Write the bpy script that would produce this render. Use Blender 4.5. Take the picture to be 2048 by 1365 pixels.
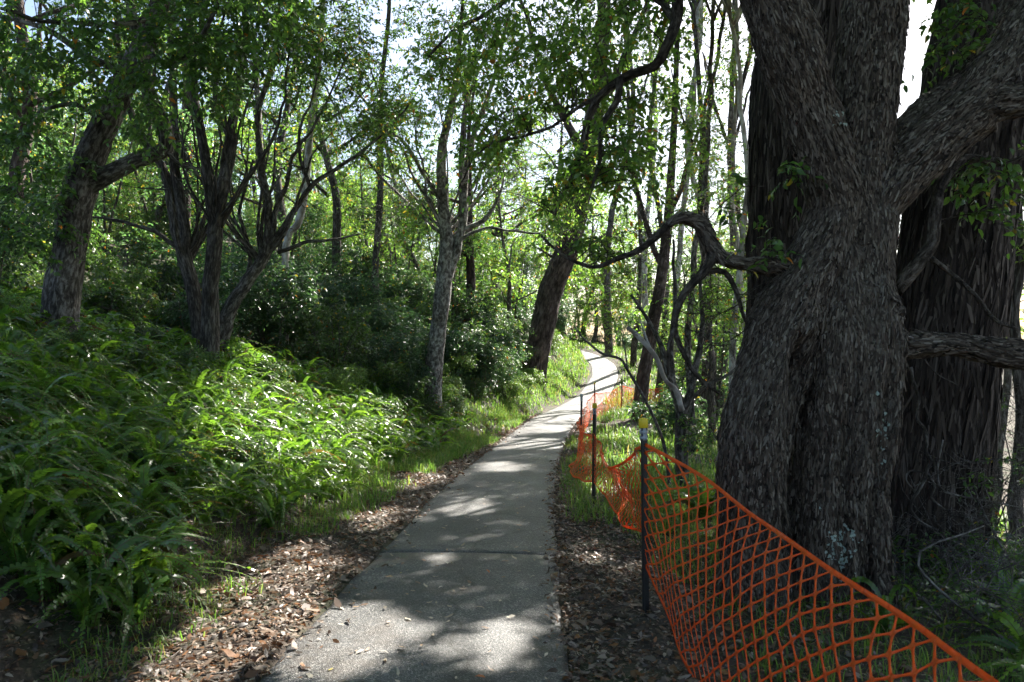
import bpy, math, random
import numpy as np
from mathutils import Vector, Matrix

for _o in list(bpy.data.objects):
    bpy.data.objects.remove(_o)
SC = bpy.context.scene
COL = SC.collection

# ------------------------------------------------------------------ camera
F = 1479.0                       # focal length in pixels of the 2048 px wide photograph
CAMZ = 1.6
cam_d = bpy.data.cameras.new('camera')
cam_d.sensor_width = 36.0
cam_d.lens = F / 2048 * 36.0
cam_d.clip_start = 0.05
cam_d.clip_end = 2000
cam_d.dof.use_dof = True
cam_d.dof.focus_distance = 12.0
cam_d.dof.aperture_fstop = 5.0
cam = bpy.data.objects.new('camera', cam_d)
COL.objects.link(cam)
cam.location = (0, 0, CAMZ)
cam.rotation_euler = (math.radians(90), 0, 0)
SC.camera = cam

# ------------------------------------------------------------------ sky, sun, exposure
SUN_EL, SUN_AZ = math.radians(43), math.radians(32)      # azimuth clockwise from the view direction
SUN = np.array([math.sin(SUN_AZ) * math.cos(SUN_EL), math.cos(SUN_AZ) * math.cos(SUN_EL), math.sin(SUN_EL)])
world = bpy.data.worlds.new('World')
SC.world = world
world.use_nodes = True
wn = world.node_tree
wn.nodes.clear()
sky = wn.nodes.new('ShaderNodeTexSky')
sky.sky_type = 'NISHITA'
sky.sun_disc = False
sky.sun_elevation = SUN_EL
sky.sun_rotation = SUN_AZ
sky.air_density = 1.0
sky.dust_density = 2.0
bg = wn.nodes.new('ShaderNodeBackground')
bg.inputs['Strength'].default_value = 0.065
wo = wn.nodes.new('ShaderNodeOutputWorld')
wn.links.new(sky.outputs[0], bg.inputs[0])
wn.links.new(bg.outputs[0], wo.inputs[0])
sun_d = bpy.data.lights.new('sun', 'SUN')
sun_d.energy = 5.0
sun_d.angle = math.radians(0.53)
sun_d.color = (1.0, 0.95, 0.86)
sun_o = bpy.data.objects.new('sun', sun_d)
COL.objects.link(sun_o)
sun_o.rotation_euler = Vector(SUN).to_track_quat('Z', 'Y').to_euler()
SC.view_settings.view_transform = 'Standard'
SC.view_settings.look = 'None'
SC.view_settings.gamma = 1.0
SC.view_settings.exposure = 2.15
SC.render.engine = 'CYCLES'
SC.cycles.max_bounces = 5
SC.cycles.diffuse_bounces = 3
SC.cycles.transmission_bounces = 3
SC.cycles.glossy_bounces = 2
SC.cycles.use_denoising = True
SC.cycles.use_adaptive_sampling = True
SC.cycles.adaptive_threshold = 0.03
SC.cycles.sample_clamp_indirect = 4.0

rng = np.random.default_rng(11)
random.seed(5)


def P(u, v, Y):
    """A point of the place seen at pixel (u, v) of the photograph, Y metres ahead."""
    return np.array([(u - 1024) / F * Y, Y, CAMZ - (v - 682.5) / F * Y])


# ------------------------------------------------------------------ noise
_T = np.random.default_rng(3).random((32, 32, 32))


def vnoise(p):
    p = np.asarray(p, float)
    i = np.floor(p).astype(int)
    f = p - i
    f = f * f * (3 - 2 * f)
    i0 = i & 31
    i1 = (i + 1) & 31
    x0, y0, z0 = i0[..., 0], i0[..., 1], i0[..., 2]
    x1, y1, z1 = i1[..., 0], i1[..., 1], i1[..., 2]
    fx, fy, fz = f[..., 0], f[..., 1], f[..., 2]
    a = _T[x0, y0, z0] * (1 - fx) + _T[x1, y0, z0] * fx
    b = _T[x0, y1, z0] * (1 - fx) + _T[x1, y1, z0] * fx
    c = _T[x0, y0, z1] * (1 - fx) + _T[x1, y0, z1] * fx
    d = _T[x0, y1, z1] * (1 - fx) + _T[x1, y1, z1] * fx
    return ((a * (1 - fy) + b * fy) * (1 - fz) + (c * (1 - fy) + d * fy) * fz) * 2 - 1


def n2(x, y, s, o=0.0):
    return vnoise(np.stack([np.asarray(x) * s + 7.3, np.asarray(y) * s + 3.1, np.zeros_like(np.asarray(x, float)) + o], -1))


# ------------------------------------------------------------------ lie of the land
def _curve(keys, width=9):
    k = np.array(keys, float)
    g = np.arange(-30, 420.01, 0.25)
    v = np.interp(g, k[:, 0], k[:, 1])
    ker = np.hanning(width * 2 + 3)
    ker /= ker.sum()
    v = np.convolve(np.pad(v, width + 1, mode='edge'), ker, 'valid')
    return lambda y: np.interp(y, g, v)


path_x = _curve([(-30, -.9), (0, -.6), (3.9, -.53), (5.4, -.49), (6.8, -.40), (10, -.28), (14, .02), (18.6, .46), (25.6, 1.4), (33, 2.85), (40, 4.45),
                 (46, 5.8), (51, 6.3), (55, 6.0), (59, 5.0), (63, 3.2), (68, 0), (75, -6), (100, -12), (420, -12)], 10)
path_z = _curve([(-30, 1.2), (0, 0), (18.6, -1.0), (25.6, -1.12), (33, -1.36), (40, -1.32), (46, -.58), (52, .09), (60, .95), (70, 1.9), (90, 3), (420, 3)], 10)
toe_l = _curve([(-30, 2.2), (5, 2.1), (12, 2.15), (16, 1.95), (20, 1.6), (24, 1.3), (30, 1.1), (420, 1.1)], 6)
HALF = 0.84


def ground(x, y):
    x = np.asarray(x, float)
    y = np.asarray(y, float)
    d = x - path_x(y)
    s = np.maximum(0, -d - toe_l(y))
    z = path_z(y) + 0.24 * np.minimum(s, 30) + 1.5 * (1 - np.exp(-.25 * s)) + 1.1 * np.clip((y - 20) / 8, 0, 1) * (1 - np.exp(-1.1 * s))
    r = np.maximum(0, d - 2.6)
    z = z - 9 * np.tanh((.10 * r + .004 * r * r) / 9)
    away = np.clip((np.abs(d) - .95) / .8, 0, 1)
    z = z + away * (.05 * n2(x, y, 1.3) + .03 * n2(x, y, 3.7, 5) + .12 * np.clip(s / 3, 0, 1) * n2(x, y, .45, 9))
    z = z + .015 * n2(x, y, 6.0, 2) * np.clip((np.abs(d) - .85) / .2, 0, 1)
    under = np.clip((.88 - np.abs(d)) / .08, 0, 1)
    z = z - .05 * under
    return z


def hit(u, v):
    """Where the line of sight through a pixel meets the ground."""
    ys = np.arange(2, 90, .02)
    x = (u - 1024) / F * ys
    z = CAMZ - (v - 682.5) / F * ys
    below = np.nonzero(z < ground(x, ys))[0]
    i = below[0] if len(below) else -1
    return np.array([x[i], ys[i], z[i]])


# ------------------------------------------------------------------ mesh helpers
class Geo:
    """Collects vertices, faces and the per-vertex colour and bark coordinates of ONE mesh."""

    def __init__(self):
        self.V, self.F, self.C, self.B, self.n = [], {3: [], 4: []}, [], [], 0

    def add(self, V, faces, col=None, bco=None):
        V = np.asarray(V, np.float32).reshape(-1, 3)
        for f in faces:
            f = np.asarray(f, np.int64)
            if len(f):
                self.F[f.shape[1]].append(f + self.n)
        self.V.append(V)
        if col is None:
            col = np.ones((len(V), 3), np.float32)
        self.C.append(np.asarray(col, np.float32).reshape(-1, 3))
        self.B.append(np.asarray(V if bco is None else bco, np.float32).reshape(-1, 3))
        self.n += len(V)

    def mesh(self, name, mat=None, smooth=True, col=True, bco=False):
        me = bpy.data.meshes.new(name)
        V = np.concatenate(self.V)
        me.vertices.add(len(V))
        me.vertices.foreach_set('co', V.ravel())
        loops, starts, tot = [], [], 0
        for k in (3, 4):
            if self.F[k]:
                f = np.concatenate(self.F[k])
                loops.append(f.ravel())
                starts.append(tot + np.arange(len(f)) * k)
                tot += f.size
        L = np.concatenate(loops)
        S = np.concatenate(starts)
        me.loops.add(len(L))
        me.loops.foreach_set('vertex_index', L.astype(np.int32))
        me.polygons.add(len(S))
        me.polygons.foreach_set('loop_start', S.astype(np.int32))
        if smooth:
            me.polygons.foreach_set('use_smooth', np.ones(len(S), bool))
        if col:
            a = me.attributes.new('col', 'FLOAT_COLOR', 'POINT')
            C = np.concatenate(self.C)
            a.data.foreach_set('color', np.concatenate([C, np.ones((len(C), 1), np.float32)], 1).ravel())
        if bco:
            a = me.attributes.new('bco', 'FLOAT_VECTOR', 'POINT')
            a.data.foreach_set('vector', np.concatenate(self.B).ravel())
        me.update(calc_edges=True)
        me.validate()
        if mat:
            me.materials.append(mat)
        return me


def link(name, mesh, parent=None, loc=None):
    o = bpy.data.objects.new(name, mesh)
    COL.objects.link(o)
    if parent is not None:
        o.parent = parent
    if loc is not None:
        o.location = loc
    return o


def tag(o, label=None, cat=None, group=None, kind=None):
    for k, v in (('label', label), ('category', cat), ('group', group), ('kind', kind)):
        if v:
            o[k] = v
    return o


def empty(name, loc=(0, 0, 0)):
    return link(name, None, None, tuple(float(c) for c in loc))


def norm(a):
    a = np.asarray(a, float)
    return a / np.maximum(np.linalg.norm(a, axis=-1, keepdims=True), 1e-9)


def resample(pts, rad, step):
    """Smooth a polyline (Catmull-Rom) and resample it about every step metres."""
    pts = np.asarray(pts, float)
    rad = np.asarray(rad, float)
    A = np.concatenate([pts, rad[:, None]], 1)
    A = np.concatenate([[2 * A[0] - A[1]], A, [2 * A[-1] - A[-2]]])
    out = []
    for i in range(1, len(A) - 2):
        n = max(1, int(np.linalg.norm(A[i + 1, :3] - A[i, :3]) / step))
        t = (np.arange(n) / n)[:, None]
        p0, p1, p2, p3 = A[i - 1], A[i], A[i + 1], A[i + 2]
        out.append(.5 * (2 * p1 + (p2 - p0) * t + (2 * p0 - 5 * p1 + 4 * p2 - p3) * t * t + (3 * p1 - p0 - 3 * p2 + p3) * t ** 3))
    out.append(A[-2][None])
    A = np.concatenate(out)
    return A[:, :3], np.maximum(A[:, 3], .0015)


def tube(geo, pts, rad, sides=8, cap=True, rough=0.0, seed=0, squash=None):
    pts = np.asarray(pts, float)
    rad = np.asarray(rad, float)
    n = len(pts)
    T = norm(np.gradient(pts, axis=0))
    up = np.array([0, 1, 0.]) if abs(T[0][1]) < .9 else np.array([1, 0, 0.])
    Nn = np.zeros_like(pts)
    a = norm(np.cross(T[0], up))
    for i in range(n):
        a = norm(a - T[i] * np.dot(a, T[i]))
        Nn[i] = a
    Bn = np.cross(T, Nn)
    th = np.arange(sides) / sides * 2 * np.pi
    s = np.concatenate([[0], np.cumsum(np.linalg.norm(np.diff(pts, axis=0), axis=1))])
    c, sn = np.cos(th), np.sin(th)
    R = rad[:, None] * np.ones(sides)[None]
    if rough:
        q = np.stack([np.broadcast_to(c * 1.7 + seed * 3.3, R.shape), np.broadcast_to(sn * 1.7 + seed * 1.7, R.shape), np.broadcast_to((s * 1.1)[:, None], R.shape)], -1)
        R = R * (1 + rough * vnoise(q) + rough * .5 * vnoise(q * 2.7))
    V = pts[:, None] + R[..., None] * (c[None, :, None] * Nn[:, None] + sn[None, :, None] * Bn[:, None])
    bco = np.stack([R * c[None] + seed * 1.37, R * sn[None], np.broadcast_to(s[:, None], R.shape)], -1)
    i = np.arange(n - 1)[:, None] * sides
    j = np.arange(sides)[None]
    jn = (j + 1) % sides
    Q = np.stack([i + j, i + jn, i + sides + jn, i + sides + j], -1).reshape(-1, 4)
    V = V.reshape(-1, 3)
    bco = bco.reshape(-1, 3)
    faces = [Q]
    if cap:
        V = np.concatenate([V, pts[[-1]] + T[-1] * rad[-1] * .3, pts[[0]]])
        bco = np.concatenate([bco, bco[[-1]], bco[[0]]])
        e = n * sides
        k = np.arange(sides)
        kn = (k + 1) % sides
        faces.append(np.concatenate([np.stack([(n - 1) * sides + k, (n - 1) * sides + kn, np.full(sides, e)], -1), np.stack([kn, k, np.full(sides, e + 1)], -1)]))
    geo.add(V, faces, None, bco)


def thin_twigs(geo, p0, p1, p2, r0, r1):
    """Many three-sided twigs at once, each through three points."""
    N = len(p0)
    if not N:
        return
    d = norm(p2 - p0)
    a = norm(np.cross(d, np.where(np.abs(d[:, [2]]) < .9, np.array([[0, 0, 1.]]), np.array([[1., 0, 0]]))))
    b = np.cross(d, a)
    r0 = np.broadcast_to(r0, (N,))[:, None]
    r1 = np.broadcast_to(r1, (N,))[:, None]
    rows = []
    for p, r in ((p0, r0), (p1, (r0 + r1) / 2), (p2, r1)):
        for k in range(3):
            t = k * 2 * math.pi / 3
            rows.append(p + r * (math.cos(t) * a + math.sin(t) * b))
    V = np.stack(rows, 1)
    q = []
    for s in range(2):
        for k in range(3):
            kn = (k + 1) % 3
            q.append([s * 3 + k, s * 3 + kn, s * 3 + 3 + kn, s * 3 + 3 + k])
    Q = (np.arange(N)[:, None, None] * 9 + np.array(q)[None]).reshape(-1, 4)
    geo.add(V.reshape(-1, 3), [Q])


def leaves(geo, p, d, n, L, W, col, six=True, fold=.22, droop=.12):
    N = len(p)
    if not N:
        return
    d = norm(d)
    n = norm(n - d * np.sum(n * d, -1, keepdims=True))
    s = np.cross(d, n)
    L = np.broadcast_to(L, (N,))[:, None]
    W = np.broadcast_to(W, (N,))[:, None]
    if six:
        prof = [(0, 0, 0), (.3, .5, fold), (.68, .38, fold * .6), (1, 0, -droop * 2), (.68, -.38, fold * .6), (.3, -.5, fold)]
        tri = [[0, 1, 5], [2, 3, 4]]
        quad = [[1, 2, 4, 5]]
    else:
        prof = [(0, 0, 0), (.42, .5, fold), (1, 0, -droop), (.42, -.5, fold)]
        tri = [[0, 1, 2], [0, 2, 3]]
        quad = []
    V = np.stack([p + d * L * a + s * W * b + n * W * c for a, b, c in prof], 1)
    k = len(prof)
    base = np.arange(N)[:, None, None] * k
    faces = [(base + np.array(tri)[None]).reshape(-1, 3)]
    if quad:
        faces.append((base + np.array(quad)[None]).reshape(-1, 4))
    geo.add(V.reshape(-1, 3), faces, np.repeat(col, k, axis=0))


def rdir(N, r=rng):
    return norm(r.normal(size=(N, 3)))


GREEN = np.array([[.045, .085, .022], [.06, .11, .028], [.035, .07, .022], [.075, .125, .03], [.05, .095, .035]])
LIGHT = np.array([[.12, .19, .045], [.09, .165, .035], [.145, .2, .05], [.08, .145, .035]])
BLUE = np.array([[.035, .075, .038], [.05, .095, .05], [.03, .06, .035], [.06, .105, .05]])


def leaf_cols(N, pal, yellow=.02, r=rng):
    c = pal[r.integers(0, len(pal), N)] * r.uniform(.75, 1.3, (N, 1))
    y = r.random(N) < yellow
    c[y] = np.array([.28, .2, .03]) * r.uniform(.6, 1.2, (y.sum(), 1))
    o = r.random(N) < yellow * .3
    c[o] = np.array([.3, .1, .02])
    return c


# --------- gaps in the canopy where the sun comes through: (x, y, half width, half length) on the ground
GAPS = [(-2.9, 13.2, 1.2, 4.6), (-3.2, 9.8, .8, 2.4), (-4.2, 12.8, .8, 2.2), (-1.85, 5.4, .42, 2.0), (-1.05, 4.6, .4, .8), (-.12, 4.5, .22, .5), (-1.6, 8.6, .25, 1.0), (-.58, 9.3, .36, .8),
        (-.7, 6.6, .2, .35), (-.25, 13.6, .45, .9), (-1.5, 12.0, .22, 1.3), (.5, 18.4, 1.2, 1.5), (1.1, 22.3, .6, 1.3), (1.7, 26.6, 1.1, 1.6), (2.2, 14.5, .9, 2.2), (3.4, 20.5, 1.6, 3.5),
        (1.2, 10.8, .3, .8), (.75, 6.6, .2, .5), (-5.2, 15.5, .8, 1.0), (-6.5, 19, 1.2, 1.5), (-2.2, 24, .8, 1.2)]
GAPZ = [float(ground(g[0], g[1])) + (.6 if g[0] < -2.8 else 0) for g in GAPS]


def shaded(p):
    """True where something at p leaves the sunny patches of the ground alone."""
    keep = np.ones(len(p), bool)
    for (gx, gy, rx, ry), gz in zip(GAPS, GAPZ):
        t = (p[:, 2] - gz) / SUN[2]
        dx = (p[:, 0] - SUN[0] * t - gx) / rx
        dy = (p[:, 1] - SUN[1] * t - gy) / ry
        w = 1 + .35 * vnoise(np.stack([dx * 1.7 + gx * 3, dy * 1.7 + gy, np.zeros_like(dx)], -1))
        keep &= ~((dx * dx + dy * dy < w) & (t > 3.0))
    far = p[:, 1] - SUN[1] * (p[:, 2] + 1) / SUN[2] > 31
    return keep & ~(far & (rng.random(len(p)) < .85))


def sprays(gl, gw, p0, d, length, nl, L, pal, six=True, yellow=.02, wid=.48, r=rng, hang=.35, carve=True, tw=.004):
    """Leafy twigs: each starts at p0, runs along d, droops, and carries nl leaves."""
    T = len(p0)
    if not T:
        return
    d = norm(d)
    length = np.broadcast_to(length, (T,))[:, None]
    sag = np.array([0, 0, -1.]) * hang * length
    p1 = p0 + d * length * .5 + sag * .2
    p2 = p0 + d * length + sag
    if gw is not None and tw > 0:
        thin_twigs(gw, p0, p1, p2, tw, tw * .35)
    t = (np.arange(nl) + .7) / nl
    t = t[None, :, None] * np.ones((T, 1, 1))
    t = np.clip(t + r.normal(scale=.05, size=t.shape), .05, 1.02)
    q = p0[:, None] + d[:, None] * length[:, None] * t + sag[:, None] * t * t
    ax = norm(d[:, None] * length[:, None] + 2 * sag[:, None] * t)
    side = norm(np.cross(ax, np.array([0, 0, 1.]) + .3 * r.normal(size=(T, 1, 3))))
    sgn = np.where(np.arange(nl) % 2 == 0, 1, -1)[None, :, None]
    ld = norm(ax * .55 + side * sgn * r.uniform(.5, 1.1, (T, nl, 1)) + np.array([0, 0, -.35]) + .25 * r.normal(size=q.shape))
    ln = norm(np.array([0, 0, 1.]) + .55 * r.normal(size=q.shape))
    q, ld, ln = (a.reshape(-1, 3) for a in (q, ld, ln))
    if carve:
        k = shaded(q)
        q, ld, ln = q[k], ld[k], ln[k]
    N = len(q)
    Ls = L * r.uniform(.65, 1.25, N)
    leaves(gl, q, ld, ln, Ls, Ls * wid * r.uniform(.8, 1.2, N), leaf_cols(N, pal, yellow, r), six)


# ------------------------------------------------------------------ materials
def nt(name):
    m = bpy.data.materials.new(name)
    m.use_nodes = True
    t = m.node_tree
    t.nodes.clear()
    out = t.nodes.new('ShaderNodeOutputMaterial')
    return m, t, out


def N(t, typ, **kw):
    n = t.nodes.new(typ)
    for k, v in kw.items():
        if k in n.inputs.keys():
            n.inputs[k].default_value = v
        else:
            setattr(n, k, v)
    return n


def ramp(t, stops):
    r = t.nodes.new('ShaderNodeValToRGB')
    e = r.color_ramp.elements
    while len(e) < len(stops):
        e.new(.5)
    for x, (pos, c) in zip(e, stops):
        x.position = pos
        x.color = (*c, 1)
    return r


def leaf_mat(name, rough=.38, trans=.42, spec=.5, vary=.25, tint=(1.12, 1.25, .62)):
    m, t, out = nt(name)
    at = N(t, 'ShaderNodeAttribute', attribute_name='col')
    oi = N(t, 'ShaderNodeObjectInfo')
    mr = N(t, 'ShaderNodeMapRange')
    mr.inputs['To Min'].default_value = 1 - vary
    mr.inputs['To Max'].default_value = 1 + vary
    t.links.new(oi.outputs['Random'], mr.inputs['Value'])
    mul = N(t, 'ShaderNodeVectorMath', operation='SCALE')
    t.links.new(at.outputs['Color'], mul.inputs[0])
    t.links.new(mr.outputs[0], mul.inputs['Scale'])
    pb = N(t, 'ShaderNodeBsdfPrincipled')
    pb.inputs['Roughness'].default_value = rough
    pb.inputs['Specular IOR Level'].default_value = spec
    t.links.new(mul.outputs[0], pb.inputs['Base Color'])
    tm = N(t, 'ShaderNodeVectorMath', operation='MULTIPLY')
    tm.inputs[1].default_value = [2.2 * c for c in tint]
    t.links.new(mul.outputs[0], tm.inputs[0])
    tr = N(t, 'ShaderNodeBsdfTranslucent')
    t.links.new(tm.outputs[0], tr.inputs['Color'])
    mx = N(t, 'ShaderNodeMixShader')
    mx.inputs[0].default_value = trans
    t.links.new(pb.outputs[0], mx.inputs[1])
    t.links.new(tr.outputs[0], mx.inputs[2])
    t.links.new(mx.outputs[0], out.inputs[0])
    return m


def bark_mat(name, dark, mid, pale, across=22.0, along=3.5, bump=.9, pale_at=.62, patch=None, rough=.9, dist=.02):
    """Bark whose grain follows each limb: bco holds (across, across, along) in metres."""
    m, t, out = nt(name)
    at = N(t, 'ShaderNodeAttribute', attribute_name='bco')
    mp = N(t, 'ShaderNodeMapping')
    mp.inputs['Scale'].default_value = (across, across, along)
    t.links.new(at.outputs['Vector'], mp.inputs[0])
    n1 = N(t, 'ShaderNodeTexNoise', Scale=1.0, Detail=7.0, Roughness=.62, Distortion=.4)
    t.links.new(mp.outputs[0], n1.inputs['Vector'])
    mp2 = N(t, 'ShaderNodeMapping')
    mp2.inputs['Scale'].default_value = (across * .32, across * .32, along * .5)
    t.links.new(at.outputs['Vector'], mp2.inputs[0])
    n2_ = N(t, 'ShaderNodeTexNoise', Scale=1.6, Detail=4.0, Roughness=.55, Distortion=1.2)
    t.links.new(mp2.outputs[0], n2_.inputs['Vector'])
    rp = ramp(t, [(.36, dark), (.5, mid), (pale_at, pale), (.85, tuple(min(1, c * 1.25) for c in pale))])
    t.links.new(n1.outputs['Fac'], rp.inputs[0])
    n3 = N(t, 'ShaderNodeTexNoise', Scale=1.6, Detail=5.0, Roughness=.6)
    geo = N(t, 'ShaderNodeNewGeometry')
    t.links.new(geo.outputs['Position'], n3.inputs['Vector'])
    r3 = ramp(t, [(.3, (.5, .45, .4)), (.52, (1, 1, 1)), (.7, (1.7, 1.7, 1.65))])
    t.links.new(n3.outputs['Fac'], r3.inputs[0])
    mul = N(t, 'ShaderNodeMix', data_type='RGBA', blend_type='MULTIPLY')
    mul.inputs['Factor'].default_value = 1
    t.links.new(rp.outputs[0], mul.inputs['A'])
    t.links.new(r3.outputs[0], mul.inputs['B'])
    last = mul.outputs['Result']
    if patch:
        n4 = N(t, 'ShaderNodeTexNoise', Scale=3.2, Detail=6.0, Roughness=.7)
        t.links.new(geo.outputs['Position'], n4.inputs['Vector'])
        r4 = ramp(t, [(.56, (0, 0, 0)), (.64, (1, 1, 1))])
        t.links.new(n4.outputs['Fac'], r4.inputs[0])
        mx = N(t, 'ShaderNodeMix', data_type='RGBA')
        t.links.new(r4.outputs[0], mx.inputs['Factor'])
        t.links.new(last, mx.inputs['A'])
        mx.inputs['B'].default_value = (*patch, 1)
        mm = N(t, 'ShaderNodeMix', data_type='RGBA', blend_type='MULTIPLY')
        mm.inputs['Factor'].default_value = .0
        last = mx.outputs['Result']
    pb = N(t, 'ShaderNodeBsdfPrincipled', Roughness=rough)
    pb.inputs['Specular IOR Level'].default_value = .25
    t.links.new(last, pb.inputs['Base Color'])
    ad = N(t, 'ShaderNodeMath', operation='MULTIPLY_ADD')
    sm = N(t, 'ShaderNodeMath', operation='PINGPONG')
    sm.inputs[1].default_value = .12
    t.links.new(n2_.outputs['Fac'], sm.inputs[0])
    ad.inputs[1].default_value = 5.0
    t.links.new(sm.outputs[0], ad.inputs[0])
    t.links.new(n1.outputs['Fac'], ad.inputs[2])
    bp = N(t, 'ShaderNodeBump')
    bp.inputs['Strength'].default_value = bump
    bp.inputs['Distance'].default_value = dist
    t.links.new(ad.outputs[0], bp.inputs['Height'])
    t.links.new(bp.outputs[0], pb.inputs['Normal'])
    t.links.new(pb.outputs[0], out.inputs[0])
    return m


def plain_mat(name, col, rough=.6, spec=.4, noise=.0, scale=30.0, metal=0.0, trans=0.0, bump=0.0):
    m, t, out = nt(name)
    pb = N(t, 'ShaderNodeBsdfPrincipled', Roughness=rough, Metallic=metal)
    pb.inputs['Specular IOR Level'].default_value = spec
    pb.inputs['Base Color'].default_value = (*col, 1)
    if noise or bump:
        tc = N(t, 'ShaderNodeNewGeometry')
        nz = N(t, 'ShaderNodeTexNoise', Scale=scale, Detail=5.0, Roughness=.6)
        t.links.new(tc.outputs['Position'], nz.inputs['Vector'])
        rp = ramp(t, [(.3, tuple(c * (1 - noise) for c in col)), (.7, tuple(min(1, c * (1 + noise)) for c in col))])
        t.links.new(nz.outputs['Fac'], rp.inputs[0])
        t.links.new(rp.outputs[0], pb.inputs['Base Color'])
        if bump:
            bp = N(t, 'ShaderNodeBump')
            bp.inputs['Strength'].default_value = bump
            bp.inputs['Distance'].default_value = .01
            t.links.new(nz.outputs['Fac'], bp.inputs['Height'])
            t.links.new(bp.outputs[0], pb.inputs['Normal'])
    if trans:
        tr = N(t, 'ShaderNodeBsdfTranslucent')
        tr.inputs['Color'].default_value = (*col, 1)
        mx = N(t, 'ShaderNodeMixShader')
        mx.inputs[0].default_value = trans
        t.links.new(pb.outputs[0], mx.inputs[1])
        t.links.new(tr.outputs[0], mx.inputs[2])
        t.links.new(mx.outputs[0], out.inputs[0])
    else:
        t.links.new(pb.outputs[0], out.inputs[0])
    return m


def asphalt_mat():
    m, t, out = nt('asphalt')
    g = N(t, 'ShaderNodeNewGeometry')
    v = N(t, 'ShaderNodeTexVoronoi', feature='F1', Scale=120.0)
    t.links.new(g.outputs['Position'], v.inputs['Vector'])
    rp = ramp(t, [(0, (.045, .045, .046)), (.5, (.074, .074, .075)), (.8, (.12, .119, .118)), (1, (.3, .29, .275))])
    sep = N(t, 'ShaderNodeSeparateColor')
    t.links.new(v.outputs['Color'], sep.inputs[0])
    t.links.new(sep.outputs[0], rp.inputs[0])
    nz = N(t, 'ShaderNodeTexNoise', Scale=1.3, Detail=7.0, Roughness=.65)
    t.links.new(g.outputs['Position'], nz.inputs['Vector'])
    r2 = ramp(t, [(.28, (.5, .49, .48)), (.5, (.9, .89, .88)), (.7, (1.3, 1.28, 1.25))])
    t.links.new(nz.outputs['Fac'], r2.inputs[0])
    mul = N(t, 'ShaderNodeMix', data_type='RGBA', blend_type='MULTIPLY')
    mul.inputs['Factor'].default_value = 1
    t.links.new(rp.outputs[0], mul.inputs['A'])
    t.links.new(r2.outputs[0], mul.inputs['B'])
    # brown dust and tannin stains
    nb = N(t, 'ShaderNodeTexNoise', Scale=2.1, Detail=6.0, Roughness=.7)
    mp = N(t, 'ShaderNodeMapping')
    mp.inputs['Location'].default_value = (4, 9, 2)
    t.links.new(g.outputs['Position'], mp.inputs[0])
    t.links.new(mp.outputs[0], nb.inputs['Vector'])
    r3 = ramp(t, [(.5, (0, 0, 0)), (.72, (.7, .7, .7))])
    t.links.new(nb.outputs['Fac'], r3.inputs[0])
    mx = N(t, 'ShaderNodeMix', data_type='RGBA')
    t.links.new(r3.outputs[0], mx.inputs['Factor'])
    t.links.new(mul.outputs['Result'], mx.inputs['A'])
    mx.inputs['B'].default_value = (.06, .045, .034, 1)
    # hairline cracks
    wz = N(t, 'ShaderNodeTexNoise', Scale=2.5, Detail=4.0)
    t.links.new(g.outputs['Position'], wz.inputs['Vector'])
    wm = N(t, 'ShaderNodeVectorMath', operation='MULTIPLY_ADD')
    wm.inputs[1].default_value = (.35, .35, .35)
    t.links.new(wz.outputs['Color'], wm.inputs[0])
    t.links.new(g.outputs['Position'], wm.inputs[2])
    cv = N(t, 'ShaderNodeTexVoronoi', feature='DISTANCE_TO_EDGE', Scale=.42)
    t.links.new(wm.outputs[0], cv.inputs['Vector'])
    cr = ramp(t, [(.0, (.7, .7, .7)), (.0035, (.5, .5, .5)), (.007, (0, 0, 0))])
    t.links.new(cv.outputs['Distance'], cr.inputs[0])
    cm = N(t, 'ShaderNodeMix', data_type='RGBA')
    t.links.new(cr.outputs[0], cm.inputs['Factor'])
    t.links.new(mx.outputs['Result'], cm.inputs['A'])
    cm.inputs['B'].default_value = (.02, .018, .015, 1)
    pb = N(t, 'ShaderNodeBsdfPrincipled', Roughness=.55)
    pb.inputs['Specular IOR Level'].default_value = .5
    t.links.new(cm.outputs['Result'], pb.inputs['Base Color'])
    bp = N(t, 'ShaderNodeBump')
    bp.inputs['Strength'].default_value = .55
    bp.inputs['Distance'].default_value = .006
    t.links.new(v.outputs['Distance'], bp.inputs['Height'])
    t.links.new(bp.outputs[0], pb.inputs['Normal'])
    t.links.new(pb.outputs[0], out.inputs[0])
    return m


def soil_mat():
    m, t, out = nt('soil')
    g = N(t, 'ShaderNodeNewGeometry')
    nz = N(t, 'ShaderNodeTexNoise', Scale=26.0, Detail=8.0, Roughness=.7)
    t.links.new(g.outputs['Position'], nz.inputs['Vector'])
    rp = ramp(t, [(.3, (.02, .014, .01)), (.5, (.05, .036, .026)), (.66, (.11, .08, .058)), (.8, (.2, .16, .12))])
    t.links.new(nz.outputs['Fac'], rp.inputs[0])
    nb = N(t, 'ShaderNodeTexNoise', Scale=.7, Detail=6.0, Roughness=.65)
    t.links.new(g.outputs['Position'], nb.inputs['Vector'])
    r2 = ramp(t, [(.45, (0, 0, 0)), (.62, (.8, .8, .8))])
    t.links.new(nb.outputs['Fac'], r2.inputs[0])
    mx = N(t, 'ShaderNodeMix', data_type='RGBA')
    t.links.new(r2.outputs[0], mx.inputs['Factor'])
    t.links.new(rp.outputs[0], mx.inputs['A'])
    mx.inputs['B'].default_value = (.03, .045, .015, 1)
    pb = N(t, 'ShaderNodeBsdfPrincipled', Roughness=.95)
    t.links.new(mx.outputs['Result'], pb.inputs['Base Color'])
    bp = N(t, 'ShaderNodeBump')
    bp.inputs['Strength'].default_value = .8
    bp.inputs['Distance'].default_value = .03
    t.links.new(nz.outputs['Fac'], bp.inputs['Height'])
    t.links.new(bp.outputs[0], pb.inputs['Normal'])
    t.links.new(pb.outputs[0], out.inputs[0])
    return m


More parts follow.
